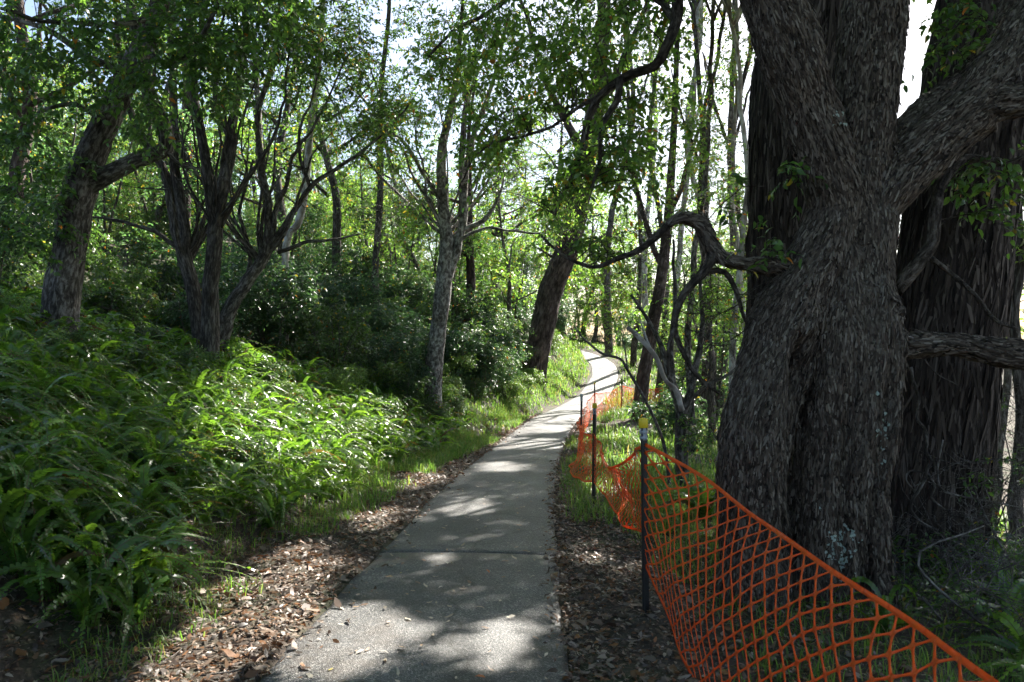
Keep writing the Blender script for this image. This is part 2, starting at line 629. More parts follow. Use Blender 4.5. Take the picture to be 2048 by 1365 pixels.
M_LEAF = leaf_mat('leaf', .34, .48, .6)
M_SHRUB = leaf_mat('shrub_leaf', .34, .34, .55)
M_FERN = leaf_mat('fern_frond', .27, .42, .7, .2, (1.25, 1.2, .45))
M_GRASS = leaf_mat('grass_blade', .45, .45, .4, .1)
M_LITTER = leaf_mat('dry_leaf', .5, .15, .45, .2, (1.0, .8, .6))
M_BARK = bark_mat('gnarled_bark', (.016, .012, .009), (.085, .067, .053), (.22, .188, .157), 34, 12, 1.0, .67, None, dist=.035)
M_STRING = bark_mat('stringy_bark', (.012, .009, .008), (.045, .033, .028), (.1, .076, .06), 30, 2.4, 1.0, .62, dist=.04)
M_GREYBARK = bark_mat('grey_bark', (.03, .025, .022), (.09, .078, .068), (.2, .185, .17), 22, 8.0, .9, .58, None, dist=.02)
M_DARKBARK = bark_mat('dark_bark', (.025, .021, .018), (.065, .055, .048), (.15, .135, .12), 30, 6.0, .9, .6, dist=.015)
M_IRONBARK = bark_mat('furrowed_bark', (.03, .022, .02), (.085, .062, .056), (.16, .125, .115), 9, 3.0, 1.0, .62, dist=.06)
M_PALEBARK = bark_mat('pale_smooth_bark', (.2, .17, .15), (.36, .33, .3), (.5, .48, .46), 8, 3.0, .2, .55, dist=.005)
M_MOTTLED = bark_mat('mottled_bark', (.05, .043, .038), (.16, .147, .135), (.34, .325, .305), 14, 9.0, .9, .58, None, dist=.015)
M_TWIG = bark_mat('twig_bark', (.04, .034, .03), (.09, .08, .07), (.2, .18, .165), 60, 20, .4, .6, dist=.004)
M_ASPHALT = asphalt_mat()
M_SOIL = soil_mat()
M_ORANGE = plain_mat('orange_plastic', (1.0, .19, .03), .36, .5, .16, 9, trans=.5)
M_STEEL = plain_mat('black_painted_steel', (.012, .012, .013), .45, .5, .3, 60)
M_YELLOW = plain_mat('yellow_plastic', (.75, .55, .03), .4, .4, .08, 40)
M_TAPE = plain_mat('grey_tape', (.33, .35, .37), .35, .5, .25, 70, bump=.5)
M_WIRE = plain_mat('tie_wire', (.03, .03, .03), .4, .5)
M_LICHEN = plain_mat('lichen', (.32, .38, .33), .95, .1, .3, 60, bump=.6)
M_ROCK = plain_mat('pale_rock', (.2, .2, .19), .9, .2, .45, 14, bump=.8)

# ------------------------------------------------------------------ ground sheet
def grid_lines(a, b, fine_a, fine_b, fine, grow=1.13, cap=14):
    mid = list(np.arange(fine_a, fine_b + 1e-6, fine))
    s, x, lo = fine, fine_a, []
    while x > a:
        s = min(s * grow, cap)
        x -= s
        lo.append(x)
    s, x, hi = fine, mid[-1], []
    while x < b:
        s = min(s * grow, cap)
        x += s
        hi.append(x)
    return np.array(lo[::-1] + mid + hi)


gx = grid_lines(-220, 260, -5, 6, .1)
gy = grid_lines(-12, 420, 2.5, 16, .12, 1.03)
GX, GY = np.meshgrid(gx, gy)
# the sheet follows the path: shift each row sideways so fine columns stay on it
SH = path_x(np.minimum(GY, 60)) * np.exp(-np.abs(GX) / 40)
GX = GX + SH
GZ = ground(GX, GY)
g = Geo()
nx, ny = len(gx), len(gy)
ii = (np.arange(ny - 1)[:, None] * nx + np.arange(nx - 1)[None]).ravel()
g.add(np.stack([GX, GY, GZ], -1), [np.stack([ii, ii + 1, ii + nx + 1, ii + nx], -1)])
tag(link('ground', g.mesh('ground', M_SOIL, col=False)), 'brown leaf-strewn soil of the bank and verges', kind='structure')

# ------------------------------------------------------------------ the path: slabs between open joints
JOINTS = [-8, 6.85, 19.2, 39.6, 45.4, 56, 70]
path = tag(empty('path', (0, 0, 0)), 'grey asphalt footpath winding uphill between the fern bank and the trees', kind='structure')
for a, b in zip(JOINTS[:-1], JOINTS[1:]):
    ys = np.arange(a + .006, b - .006 + 1e-6, .15)
    ys[-1] = b - .006
    x0 = path_x(ys)
    dx = np.gradient(x0, ys)
    T = norm(np.stack([dx, np.ones_like(dx)], -1))
    R = np.stack([T[:, 1], -T[:, 0]], -1)
    cols = np.concatenate([[-1.0, -.985], np.linspace(-.93, .93, 15), [.985, 1.0]])
    V = []
    for c in cols:
        w = HALF * c + (.02 * n2(np.full_like(ys, c * 5), ys, 2.2) + .012 * n2(np.full_like(ys, c * 5), ys, 9.0, 3) if abs(c) > .9 else 0)
        x = x0 + R[:, 0] * w
        y = ys + R[:, 1] * w
        z = path_z(ys) + .012 - .018 * abs(c) ** 2 + .004 * n2(x, y, 1.4, 4)
        if abs(c) == 1.0:
            z = z - .07
        elif abs(c) > .98:
            z = z - .006
        z = z + (.004 * n2(np.array([a]), np.array([b]), 3.3))
        V.append(np.stack([x, y, z], -1))
    V = np.stack(V, 1)
    n, k = V.shape[:2]
    ends = np.concatenate([V[0] - [0, 0, .08], V[-1] - [0, 0, .08]])
    q = (np.arange(n - 1)[:, None] * k + np.arange(k - 1)[None]).ravel()
    Q = np.stack([q, q + 1, q + k + 1, q + k], -1)
    e = np.arange(k - 1)
    Q2 = np.concatenate([np.stack([n * k + e, n * k + e + 1, e + 1, e], -1), np.stack([(n - 1) * k + e, (n - 1) * k + e + 1, n * k + k + e + 1, n * k + k + e], -1)])
    g = Geo()
    g.add(np.concatenate([V.reshape(-1, 3), ends]), [Q, Q2])
    link('slab', g.mesh('slab', M_ASPHALT, col=False, smooth=False), path)


# ------------------------------------------------------------------ trees
def fissure(geo_pts, bco, amp, across, along, seed):
    q = bco * np.array([across, across, along]) + seed
    r = 1 - np.abs(vnoise(q))
    return amp * (r ** 3 - .4 + .35 * vnoise(q * np.array([2.3, 2.3, 3.0])))


class Tree:
    def __init__(self, name, label, base, bark, leaf=None, cat='tree', group=None, seed=1):
        self.root = tag(empty(name, base), label, cat, group)
        self.base = np.array(base, float)
        self.gw, self.gl = Geo(), Geo()
        self.bark, self.leaf = bark, leaf or M_LEAF
        self.nodes, self.nr = [], []
        self.r = np.random.default_rng(seed)
        self.k = seed
        self.rs = .82

    def limb(self, pts, rad, sides=10, step=.12, rough=.1, fiss=0.0, across=9, along=.9, wig=0.0):
        p, r = resample(pts, rad, step)
        if wig:
            o = np.stack([vnoise(np.stack([np.arange(len(p)) * .35, np.full(len(p), self.k * 3.1 + a), np.full(len(p), len(self.nodes) * .37)], -1)) for a in (0, 5, 9)], -1)
            o *= np.minimum(1, np.arange(len(p)) / 4.0)[:, None]
            p = p + o * wig
        self.k += 1
        tube(self.gw, p, r, sides, True, rough, self.k)
        if fiss:
            V, B = self.gw.V[-1], self.gw.B[-1]
            m = len(p) * sides
            cen = np.repeat(p, sides, 0)
            nrm = norm(V[:m] - cen)
            V[:m] += (nrm * fissure(None, B[:m], fiss, across, along, self.k)[:, None]).astype(np.float32)
        self.nodes.append(p)
        self.nr.append(r)
        return p, r

    def px(self, spec, Y, sides=10, step=.12, rough=.1, **kw):
        """A limb laid through points (u, v, radius in photo pixels[, depth])."""
        pts = [P(s[0], s[1], s[3] if len(s) > 3 else Y) for s in spec]
        rad = [s[2] * self.rs * (s[3] if len(s) > 3 else Y) / F for s in spec]
        return self.limb(pts, rad, sides, step, rough, **kw)

    def fill(self, c, rad, nb, ns, L=.08, pal=GREEN, slen=(.3, .55), nl=9, six=True, yellow=.02, rb=.012, hang=.35, tw=.004, near=.12, spread=1.0, tips=None, carve=True):
        """Leafy branchlets growing from the nearest limbs into an ellipsoid of the crown."""
        r = self.r
        c = np.asarray(c, float)
        rad = np.asarray(rad, float)
        d = rdir(nb, r) * (r.random((nb, 1)) ** (1 / 2.6))
        if tips is None:
            tips = c + d * rad
        nodes = np.concatenate(self.nodes)
        nr = np.concatenate(self.nr)
        order = np.argsort(np.linalg.norm(tips - nodes[np.argmin(np.linalg.norm(nodes - c, axis=1))], axis=1))
        P0, D0 = [], []
        ext, exr = [nodes], [nr]
        m0 = len(nodes)
        bufA = np.zeros((m0 + 14 * len(tips) + 50, 3))
        bufR = np.zeros(len(bufA))
        bufA[:m0], bufR[:m0] = nodes, nr
        for q in tips[order]:
            A, R = bufA[:m0], bufR[:m0]
            w = np.linalg.norm(A - q, axis=1) + .6 * np.maximum(0, A[:, 2] - q[2]) + near * (R < .008) * 3
            i = int(np.argmin(w))
            a = A[i]
            dist = np.linalg.norm(q - a)
            r0 = min(R[i] * .7, rb * (.6 + .5 * dist))
            mid1 = a + (q - a) * .35 + np.array([0, 0, .12 * dist]) + r.normal(scale=.07 * dist, size=3)
            mid2 = a + (q - a) * .7 + np.array([0, 0, .10 * dist]) + r.normal(scale=.08 * dist, size=3)
            p, rr = resample([a, mid1, mid2, q], [r0, r0 * .75, r0 * .55, r0 * .3], max(.12, dist / 8))
            self.k += 1
            tube(self.gw, p, np.maximum(rr, .003), 5 if r0 > .01 else 4, False, 0, self.k)
            ext.append(p[1:])
            exr.append(np.maximum(rr[1:], .003))
            if m0 + len(p) - 1 <= len(bufA):
                bufA[m0:m0 + len(p) - 1] = p[1:]
                bufR[m0:m0 + len(p) - 1] = exr[-1]
                m0 += len(p) - 1
            t = r.uniform(.3, 1.0, ns) ** .7
            j = np.minimum((t * (len(p) - 1)).astype(int), len(p) - 1)
            P0.append(p[j])
            ax = norm(p[-1] - p[max(0, len(p) - 3)])
            D0.append(ax * .7 + spread * rdir(ns, r) * np.array([1, 1, .7]))
        if len(ext) > 1:
            self.nodes += ext[1:]
            self.nr += exr[1:]
        P0 = np.concatenate(P0)
        D0 = np.concatenate(D0)
        sprays(self.gl, self.gw, P0, D0, r.uniform(*slen, len(P0)), nl, L, pal, six, yellow, r=r, hang=hang, tw=tw, carve=carve)

    def twigs(self, c, rad, nb, rb=.008, bare=3):
        """Bare twiggy branchlets into an ellipsoid."""
        r = self.r
        tips = np.asarray(c) + rdir(nb, r) * (r.random((nb, 1)) ** .4) * np.asarray(rad)
        for q in tips:
            A = np.concatenate(self.nodes)
            R = np.concatenate(self.nr)
            i = int(np.argmin(np.linalg.norm(A - q, axis=1)))
            a = A[i]
            dist = np.linalg.norm(q - a)
            r0 = min(R[i] * .7, rb)
            m = a + (q - a) * .5 + r.normal(scale=.1 * dist, size=3)
            p, rr = resample([a, m, q], [r0, r0 * .7, .002], max(.08, dist / 7))
            tube(self.gw, p, np.maximum(rr, .002), 4, False)
            self.nodes.append(p[1:])
            self.nr.append(rr[1:])
            j = r.integers(1, len(p), bare)
            d = norm((q - a) * .8 / max(dist, .01) + .8 * rdir(bare, r))
            ln = r.uniform(.15, .5, (bare, 1))
            thin_twigs(self.gw, p[j], p[j] + d * ln * .5 + r.normal(scale=.03, size=(bare, 3)), p[j] + d * ln, .003, .001)

    def fan(self, origin, n, r0, up=(2.5, 5.0), out=1.3, Yj=.6):
        """Slender extra stems and branches fanning up and out from a point of the tree."""
        r = self.r
        for _ in range(n):
            a = np.asarray(origin) + r.normal(scale=.03, size=3)
            h = r.uniform(*up)
            e = np.array([r.normal(scale=out), r.normal(scale=Yj), h])
            b1 = a + e * np.array([.45, .45, .3]) + r.normal(scale=.08, size=3)
            b2 = a + e * np.array([.75, .75, .65]) + r.normal(scale=.12, size=3)
            rr = r0 * r.uniform(.5, 1.0)
            p, _q = self.limb([a, b1, b2, a + e], [rr, rr * .75, rr * .55, rr * .25], 6, .15, .08, wig=.06)
            for _k in range(3):
                j = r.integers(len(p) // 3, len(p) - 1)
                d = norm(np.array([r.normal(scale=1.0), r.normal(scale=.5), r.uniform(.1, 1.0)])) * r.uniform(.5, 1.2)
                self.limb([p[j], p[j] + d * .5 + r.normal(scale=.06, size=3), p[j] + d], [rr * .4, rr * .28, .003], 5, .12, 0, wig=.04)

    def finish(self, trunk_name='trunk', crown_name='crown', trunk_mesh=None):
        for gg in (self.gw, self.gl):
            gg.V = [v - self.base.astype(np.float32) for v in gg.V]
        if self.gw.n:
            link(trunk_name, self.gw.mesh(trunk_name, self.bark, col=False, bco=True), self.root)
        if self.gl.n:
            link(crown_name, self.gl.mesh(crown_name, self.leaf, smooth=False), self.root)
        return self.root


def gz(x, y):
    return float(ground(x, y))


def base_of(u, Y, sink=.0):
    x = (u - 1024) / F * Y
    return (x, Y, gz(x, Y) - sink)


def vpx(u, Y, z):
    """Photo row of height z, Y metres ahead."""
    return 682.5 + (CAMZ - z) / Y * F


def down(spec, Y, extra=.15):
    """Start a trunk below the ground under its first point."""
    u, v, r = spec[0][:3]
    zb = gz((u - 1024) / F * Y, Y) - extra
    vb = vpx(u, Y, zb)
    if vb > v + 4:
        return [(u - (spec[1][0] - u) * .15, vb, r * 1.15)] + list(spec)
    return list(spec)


# ---- the big gnarled tree behind the orange mesh
YB = 5.5
BT_BASE = np.array([*P(1650, 1150, YB)[:2], 0.0])
BT_BASE[2] = gz(BT_BASE[0], BT_BASE[1])
big = Tree('gnarled_tree', 'massive gnarled tree with rough grey bark and thick forking limbs behind the orange mesh', BT_BASE, M_BARK, seed=21)
big.rs = 1.0
BT = [
    [(1505, 1260, 84, 5.35), (1510, 1100, 76, 5.35), (1512, 950, 68, 5.3), (1528, 820, 74, 5.3), (1562, 680, 78, 5.35), (1618, 550, 72, 5.4), (1675, 430, 62, 5.45)],
    [(1660, 1330, 120, 5.55), (1655, 1150, 108, 5.55), (1655, 1000, 100, 5.55), (1662, 850, 104, 5.55), (1672, 700, 104, 5.5), (1690, 560, 92, 5.5), (1704, 420, 80, 5.5), (1722, 280, 76, 5.5),
     (1740, 100, 76, 5.5), (1755, -100, 70, 5.5), (1770, -350, 58, 5.6), (1790, -700, 45, 5.8)],
    [(1745, 1370, 88, 5.4), (1722, 1200, 66, 5.4), (1715, 1000, 58, 5.35), (1728, 850, 66, 5.35), (1742, 700, 66, 5.35), (1738, 550, 62, 5.4), (1745, 430, 62, 5.45)],
    [(1705, 640, 30, 5.5), (1698, 540, 48, 5.5), (1684, 430, 62, 5.45), (1652, 320, 68, 5.35), (1612, 200, 70, 5.25), (1572, 80, 70, 5.15), (1520, -50, 66, 5.1), (1462, -170, 58, 5.1), (1390, -300, 46, 5.2)],
    [(1690, 640, 30, 5.5), (1700, 540, 48, 5.5), (1738, 430, 62, 5.5), (1800, 352, 66, 5.5), (1880, 272, 64, 5.5), (1960, 200, 62, 5.5), (2030, 90, 58, 5.5), (2100, -30, 52, 5.6), (2180, -200, 44, 5.7)],
    [(1880, 275, 30, 5.5), (1940, 228, 40, 5.5), (2000, 205, 40, 5.4), (2060, 198, 38, 5.3), (2150, 170, 34, 5.2), (2260, 110, 28, 5.1)],
    [(1680, 660, 30, 5.5), (1755, 680, 44, 5.4), (1830, 690, 39, 5.3), (1920, 690, 36, 5.25), (2010, 708, 33, 5.2), (2110, 716, 30, 5.15), (2220, 700, 26, 5.1)],
    [(1740, 330, 26, 5.6), (1830, 232, 22, 5.8), (1930, 140, 19, 6.0), (1990, 60, 16, 6.1), (2040, -40, 14, 6.2)],
    [(1600, 535, 24, 5.4), (1545, 532, 19, 5.35), (1480, 526, 17, 5.3), (1432, 512, 18, 5.3), (1414, 470, 18, 5.3), (1395, 442, 17, 5.3), (1362, 438, 15, 5.3), (1335, 452, 12, 5.3)],
    [(1745, 605, 22, 5.3), (1788, 618, 18, 5.22), (1806, 626, 12, 5.2)],
]
gm = Geo()
segA, segB, segT0, segR, segID = [], [], [], [], []
for k, spec in enumerate(BT):
    p, r = resample([P(s[0], s[1], s[3]) for s in spec], [s[2] * (.95 if k in (0, 1, 2) and s[1] > 600 else .77) * s[3] / F for s in spec], .06)
    tube(gm, p, r, 24, True, .07, k + 1)
    big.nodes.append(p)
    big.nr.append(r)
    L = np.concatenate([[0], np.cumsum(np.linalg.norm(np.diff(p, axis=0), axis=1))])
    segA.append(p[:-1]); segB.append(p[1:]); segT0.append(L[:-1]); segR.append(r[:-1]); segID.append(np.full(len(p) - 1, k))
tmp = link('tmp_trunk', gm.mesh('tmp_trunk', None, col=False))
md = tmp.modifiers.new('remesh', 'REMESH')
md.mode = 'VOXEL'
md.voxel_size = .0135
ms = tmp.modifiers.new('smooth', 'SMOOTH')
ms.factor = .5
ms.iterations = 9
dg = bpy.context.evaluated_depsgraph_get()
ev = tmp.evaluated_get(dg)
me = ev.to_mesh()
nv = len(me.vertices)
V = np.empty(nv * 3, np.float32)
me.vertices.foreach_get('co', V)
V = V.reshape(-1, 3).astype(float)
Nn = np.empty(nv * 3, np.float32)
me.vertices.foreach_get('normal', Nn)
Nn = Nn.reshape(-1, 3)
FQ = np.array([list(p.vertices) for p in me.polygons if len(p.vertices) == 4])
F3 = np.array([list(p.vertices) for p in me.polygons if len(p.vertices) == 3]).reshape(-1, 3)
ev.to_mesh_clear()
bpy.data.objects.remove(tmp)
segA, segB, segT0, segR, segID = map(np.concatenate, (segA, segB, segT0, segR, segID))
seg_d = norm(segB - segA)
seg_len = np.linalg.norm(segB - segA, axis=1)
# arc length counted on from where a limb leaves the bole, so the bark runs on from one to the other
START = [0, 0, 0, 2.2, 2.2, 3.6, 2.0, 3.0, 2.4, 2.2]
segT0 = segT0 + np.array(START)[segID]
bco = np.zeros_like(V)
grain = np.zeros_like(V)
for s0 in range(0, nv, 3000):
    q = V[s0:s0 + 3000]
    rel = q[:, None] - segA[None]
    t = np.clip(np.sum(rel * seg_d[None], -1), 0, seg_len[None])
    cl = segA[None] + seg_d[None] * t[..., None]
    ds = np.linalg.norm(q[:, None] - cl, axis=-1) - segR[None]
    w = np.exp(-(ds - ds.min(1, keepdims=True)) / .035)
    w /= w.sum(1, keepdims=True)
    pc = np.einsum('ij,ijk->ik', w, cl)
    d = norm(w @ seg_d)
    grain[s0:s0 + 3000] = d
    al = np.sum(w * (segT0[None] + t), 1)
    off = q - pc
    # turn the limb's direction onto the vertical by the shortest way
    c_ = d[:, 2]
    k_ = np.stack([d[:, 1], -d[:, 0], np.zeros(len(d))], -1)
    o_ = off + np.cross(k_, off) + np.cross(k_, np.cross(k_, off)) / np.maximum(1 + c_, .2)[:, None]
    bco[s0:s0 + 3000] = np.stack([o_[:, 0], o_[:, 1], al], -1)
# the long hollow in the front of the bole and the shallow grooves beside it
zz = V[:, 2]
front = np.clip(-Nn[:, 1] + .15, 0, 1)


def groove(u, v0, v1, wid, deep, lean=0.0):
    z0, z1 = P(0, v0, 5.2)[2], P(0, v1, 5.2)[2]
    xc = P(u, 0, 5.2)[0] + lean * (zz - (z0 + z1) / 2)
    win = np.clip((z0 - zz) / .25, 0, 1) * np.clip((zz - z1) / .25, 0, 1)
    return deep * np.exp(-((V[:, 0] - xc) / wid) ** 2) * win * front


gr = groove(1594, 660, 1150, .085, .30, .03) + groove(1690, 760, 1200, .035, .05, .05) + groove(1752, 720, 1250, .05, .09, .1) + groove(1640, 560, 760, .03, .035, .05)
V = V - Nn * gr[:, None] * np.array([.35, 1, .1])
q = bco * np.array([17, 17, 3.4])
rid = 1 - np.abs(vnoise(q + .35 * vnoise(q * .5)[:, None]))
disp = .026 * (rid ** 2 - .45) + .013 * vnoise(bco * np.array([44, 44, 13])) + .02 * vnoise(V * 3.1) + .03 * vnoise(V * 1.3 + 4)
V = V + Nn * disp[:, None]
gt = Geo()
gt.add(V - BT_BASE, [FQ] + ([F3] if len(F3) else []), None, bco)
link('trunk', gt.mesh('trunk', M_BARK, col=False, bco=True), big.root)

M_FLAKE = leaf_mat('bark_flake', .9, .0, .2, .0)


def flakes(name, parent, Vs, Ns, Ds, n, L, W, pal, seed, lift=.35):
    """Loose bark plates lying along the grain, each lifted a little at its lower end."""
    r = np.random.default_rng(seed)
    i = r.integers(0, len(Vs), n)
    d = norm(-Ds[i] + .16 * r.normal(size=(n, 3)))
    nn = norm(Ns[i])
    d = norm(d - nn * np.sum(d * nn, -1, keepdims=True) + nn * r.uniform(.02, lift, (n, 1)) * .5)
    q = Vs[i] + nn * .002
    Ls = L * np.clip(r.lognormal(-.1, .45, n), .35, 2.4)
    g_ = Geo()
    col = pal[r.integers(0, len(pal), n)] * r.uniform(.6, 1.25, (n, 1))
    sd_ = np.cross(d, nn)
    Wd = np.minimum(Ls * .45, W * r.uniform(.5, 1.5, n))[:, None]
    e_ = r.uniform(-.28, .28, (4, n, 1)) * Ls[:, None]
    Vq = np.stack([q - sd_ * Wd + d * e_[0], q + sd_ * Wd + d * e_[1], q + sd_ * Wd * r.uniform(.35, 1.0, (n, 1)) + d * (Ls[:, None] + e_[2]), q - sd_ * Wd * r.uniform(.35, 1.0, (n, 1)) + d * (Ls[:, None] + e_[3])], 1)
    mid_ = (Vq[:, 0] + Vq[:, 1] + Vq[:, 2] + Vq[:, 3]) / 4 + nn * Wd * .35
    Vq = np.concatenate([Vq, mid_[:, None]], 1)
    b_ = np.arange(n)[:, None, None] * 5
    g_.add(Vq.reshape(-1, 3), [(b_ + np.array([[0, 1, 4], [1, 2, 4], [2, 3, 4], [3, 0, 4]])[None]).reshape(-1, 3)], np.repeat(col, 5, 0))
    return tag(link(name, g_.mesh(name, M_FLAKE, smooth=False), parent), kind='stuff')


me_ = [o for o in big.root.children if o.name.startswith('trunk')][0].data
nv = len(me_.vertices)
Nn = np.empty(nv * 3, np.float32)
me_.vertices.foreach_get('normal', Nn)
Nn = Nn.reshape(-1, 3)
FL = np.array([.82, .76, .7]) * np.array([[.05, .04, .033], [.1, .082, .068], [.14, .117, .097], [.075, .06, .05], [.165, .143, .122], [.22, .2, .175]])
vis = np.nonzero((Nn[:, 1] < .35) & (V[:, 2] < 4.6))[0]
flakes('bark_flakes', big.root, V[vis] - BT_BASE, Nn[vis], grain[vis], 52000, .042, .0062, FL, 5, .2)

# its long branch hanging over the path, the twigs of the crooked low branch, and the leaves on them
br, tips = big.px([(1390, -300, 36, 5.2), (1364, -160, 18, 5.6), (1354, -30, 12, 5.9), (1354, 40, 11, 6.0), (1334, 92, 10, 6.0), (1308, 132, 9.5, 6.1), (1258, 150, 9, 6.2), (1200, 190, 8, 6.3), (1172, 250, 7.5, 6.4),
                   (1165, 300, 8, 6.5), (1150, 350, 7, 6.6), (1125, 392, 5, 6.6), (1108, 430, 3, 6.6)], 6, 8, .08, .12, wig=.03), 0
big.px([(1238, 160, 8, 6.2), (1236, 200, 7, 6.2), (1212, 240, 6, 6.2), (1200, 300, 5, 6.1), (1180, 380, 3, 6.1)], 6, 6, .08, wig=.03)
big.px([(1200, 190, 5, 6.3), (1130, 240, 3.5, 6.7), (1050, 270, 3, 7.1), (970, 300, 2.2, 7.4), (920, 360, 1.5, 7.6)], 6, 6, .08, wig=.06)
big.px([(1352, 40, 8, 6.0), (1280, -20, 7, 6.4), (1180, -40, 6, 6.9), (1050, -10, 5, 7.4), (930, 40, 4, 7.8), (850, 110, 2.5, 8.0)], 6, 6, .08, wig=.06)
big.px([(1335, 452, 8, 5.3), (1300, 485, 7, 5.4), (1250, 515, 6, 5.6), (1200, 532, 4.5, 5.8), (1150, 525, 3.5, 6.0), (1080, 470, 2.5, 6.2)], 6, 6, .06, wig=.02)
big.px([(1424, 505, 10, 5.3), (1412, 540, 10, 5.25), (1375, 575, 8.5, 5.2), (1357, 620, 7, 5.2), (1352, 660, 6, 5.2), (1372, 720, 5, 5.2), (1402, 760, 4, 5.2), (1440, 790, 2.5, 5.2)], 6, 6, .05, wig=.015)
big.px([(1352, 650, 5, 5.2), (1338, 690, 4, 5.1), (1336, 750, 2.5, 5.1)], 6, 5, .05)
big.px([(1405, 545, 7, 5.25), (1450, 545, 6, 5.3), (1475, 590, 5, 5.3), (1490, 640, 3.5, 5.35), (1520, 680, 2, 5.4)], 6, 5, .05)
big.px([(1790, 580, 16, 5.6), (1830, 535, 14, 5.6), (1866, 480, 13, 5.6), (1872, 420, 12, 5.6), (1880, 370, 11, 5.7), (1930, 320, 9, 5.8), (2010, 330, 7, 5.8), (2080, 300, 5, 5.8)], 6, 8, .06, .1, wig=.015)
big.px([(1860, 515, 6, 5.6), (1900, 545, 5, 5.6), (1950, 590, 4.5, 5.5), (1990, 640, 4, 5.5), (2040, 660, 3, 5.5)], 6, 5, .06)
big.twigs(P(1420, 620, 5.3), (.35, .3, .35), 26, .005)
big.twigs(P(1250, 480, 5.7), (.6, .5, .25), 26, .005)
for (u, v, Y, rx, ry, rzz, nb) in [(1230, 60, 6.4, .75, .7, .5, 32), (1120, 180, 6.9, .6, .7, .5, 30), (1060, 60, 7.3, .7, .8, .45, 30), (1210, 330, 6.3, .45, .6, .35, 22), (1080, 380, 6.8, .5, .6, .3, 18), (1000, 280, 7.3, .5, .6, .4, 20),
                                   (1300, 240, 6.6, .35, .5, .4, 12), (1160, 480, 6.2, .45, .5, .2, 10), (930, 120, 7.8, .5, .6, .45, 20)]:
    big.fill(P(u, v, Y), (rx, ry, rzz), int(nb * 1.35), 5, .066, LIGHT, (.22, .42), 8, True, .03, .007, .45, .0025)  # paler leaf colours stand in for backlight on this branch
for (u, v, Y, rx, ry, rzz, nb) in [(1990, 360, 5.8, .3, .3, .25, 10), (1930, 60, 6.1, .4, .4, .5, 18), (1560, 370, 5.2, .1, .15, .15, 3), (1555, 470, 5.15, .06, .1, .12, 2), (2040, 420, 5.6, .2, .3, .3, 6)]:
    big.fill(P(u, v, Y), (rx, ry, rzz), nb, 4, .075, GREEN, (.2, .35), 7, True, .02, .006, .4, .0025)
big_done = False          # its high crown is filled below, with the other tall crowns

# ---- the two stringy-barked trunks close behind it
s1 = Tree('stringybark_tree', 'dark straight stringy-barked trunk rising just behind the gnarled tree, towards the path', base_of(1600, 7.6), M_STRING, seed=41)
s1.rs = 1.0
s1.px([(1592, 1350, 125), (1600, 1150, 104), (1594, 900, 95), (1592, 600, 93), (1598, 200, 90), (1622, 0, 87), (1650, -250, 82), (1680, -700, 74), (1720, -1400, 60), (1760, -2200, 40)], 7.6, 64, .07, .05, fiss=.05, across=13, along=1.5)
s2 = Tree('stringybark_tree', 'broad brown fissured trunk behind the gnarled tree, under its low right limb', base_of(1850, 7.1), M_STRING, seed=43)
s2.rs = 1.0
s2.px([(1835, 1400, 140), (1842, 1200, 112), (1862, 900, 98), (1896, 600, 100), (1922, 400, 98), (1950, 200, 94), (1985, 0, 90), (2030, -300, 82), (2080, -800, 70), (2120, -1500, 55), (2150, -2200, 40)], 7.1, 64, .07, .05, fiss=.055, across=11, along=1.3)

ST = np.array([[.03, .022, .018], [.055, .042, .034], [.085, .066, .054], [.12, .095, .08], [.04, .03, .025]])
for tr_, sd_ in ((s1, 11), (s2, 12)):
    Vt = tr_.gw.V[0].astype(float)
    ring = tr_.nodes[0]
    c_ = np.repeat(ring, 64, 0)
    Vt = Vt[:len(c_)]
    nn_ = norm(Vt - c_)
    dd_ = np.repeat(norm(np.gradient(ring, axis=0)), 64, 0)
    ok_ = (nn_[:, 1] < .3) & (Vt[:, 2] < 6)
    flakes('bark_strips', tr_.root, Vt[ok_] - tr_.base, nn_[ok_], dd_[ok_], 6000, .2, .011, ST, sd_, .08)

# ---- trees of the fern bank, left
Y = 11.0
lt = Tree('leaning_tree', 'crooked grey-barked tree with an elbowed limb in the shaded ferns of the bank', base_of(118, Y), M_GREYBARK, seed=51)
lt.rs = 0.68
lt.px(down([(118, 690, 50), (126, 580, 44), (142, 470, 41), (160, 380, 44), (182, 310, 40), (214, 240, 34), (252, 160, 30), (292, 80, 27), (322, 0, 24), (350, -120, 20), (370, -300, 14)], Y), Y, 32, .08, .16, fiss=.035, across=7, along=1.2)
lt.px([(170, 372, 30), (215, 350, 24), (262, 326, 21), (305, 308, 20), (332, 296, 20), (326, 250, 20), (300, 195, 19), (282, 120, 16), (262, 20, 13), (250, -120, 10)], Y, 20, .08, .14, fiss=.015)
lt.px([(330, 300, 8), (360, 330, 6), (400, 338, 4)], Y, 6, .08)
lt.px([(252, 150, 12), (170, 110, 10), (90, 60, 8), (0, 40, 6), (-80, 30, 4)], 10.6, 8, .1, wig=.08)
lt.px([(290, 90, 10, 10.8), (330, 130, 9, 10.3), (380, 105, 8, 9.8), (430, 20, 6, 9.4), (460, -60, 4, 9.2)], Y, 8, .1, wig=.05)
lt.px([(300, 40, 9, 10.6), (200, 50, 8, 10), (100, 45, 6, 9.5), (0, 20, 5, 9)], Y, 7, .1, wig=.06)
lt.px([(214, 240, 9), (150, 215, 7), (80, 230, 5), (0, 270, 3)], 10.8, 7, .1, wig=.06)
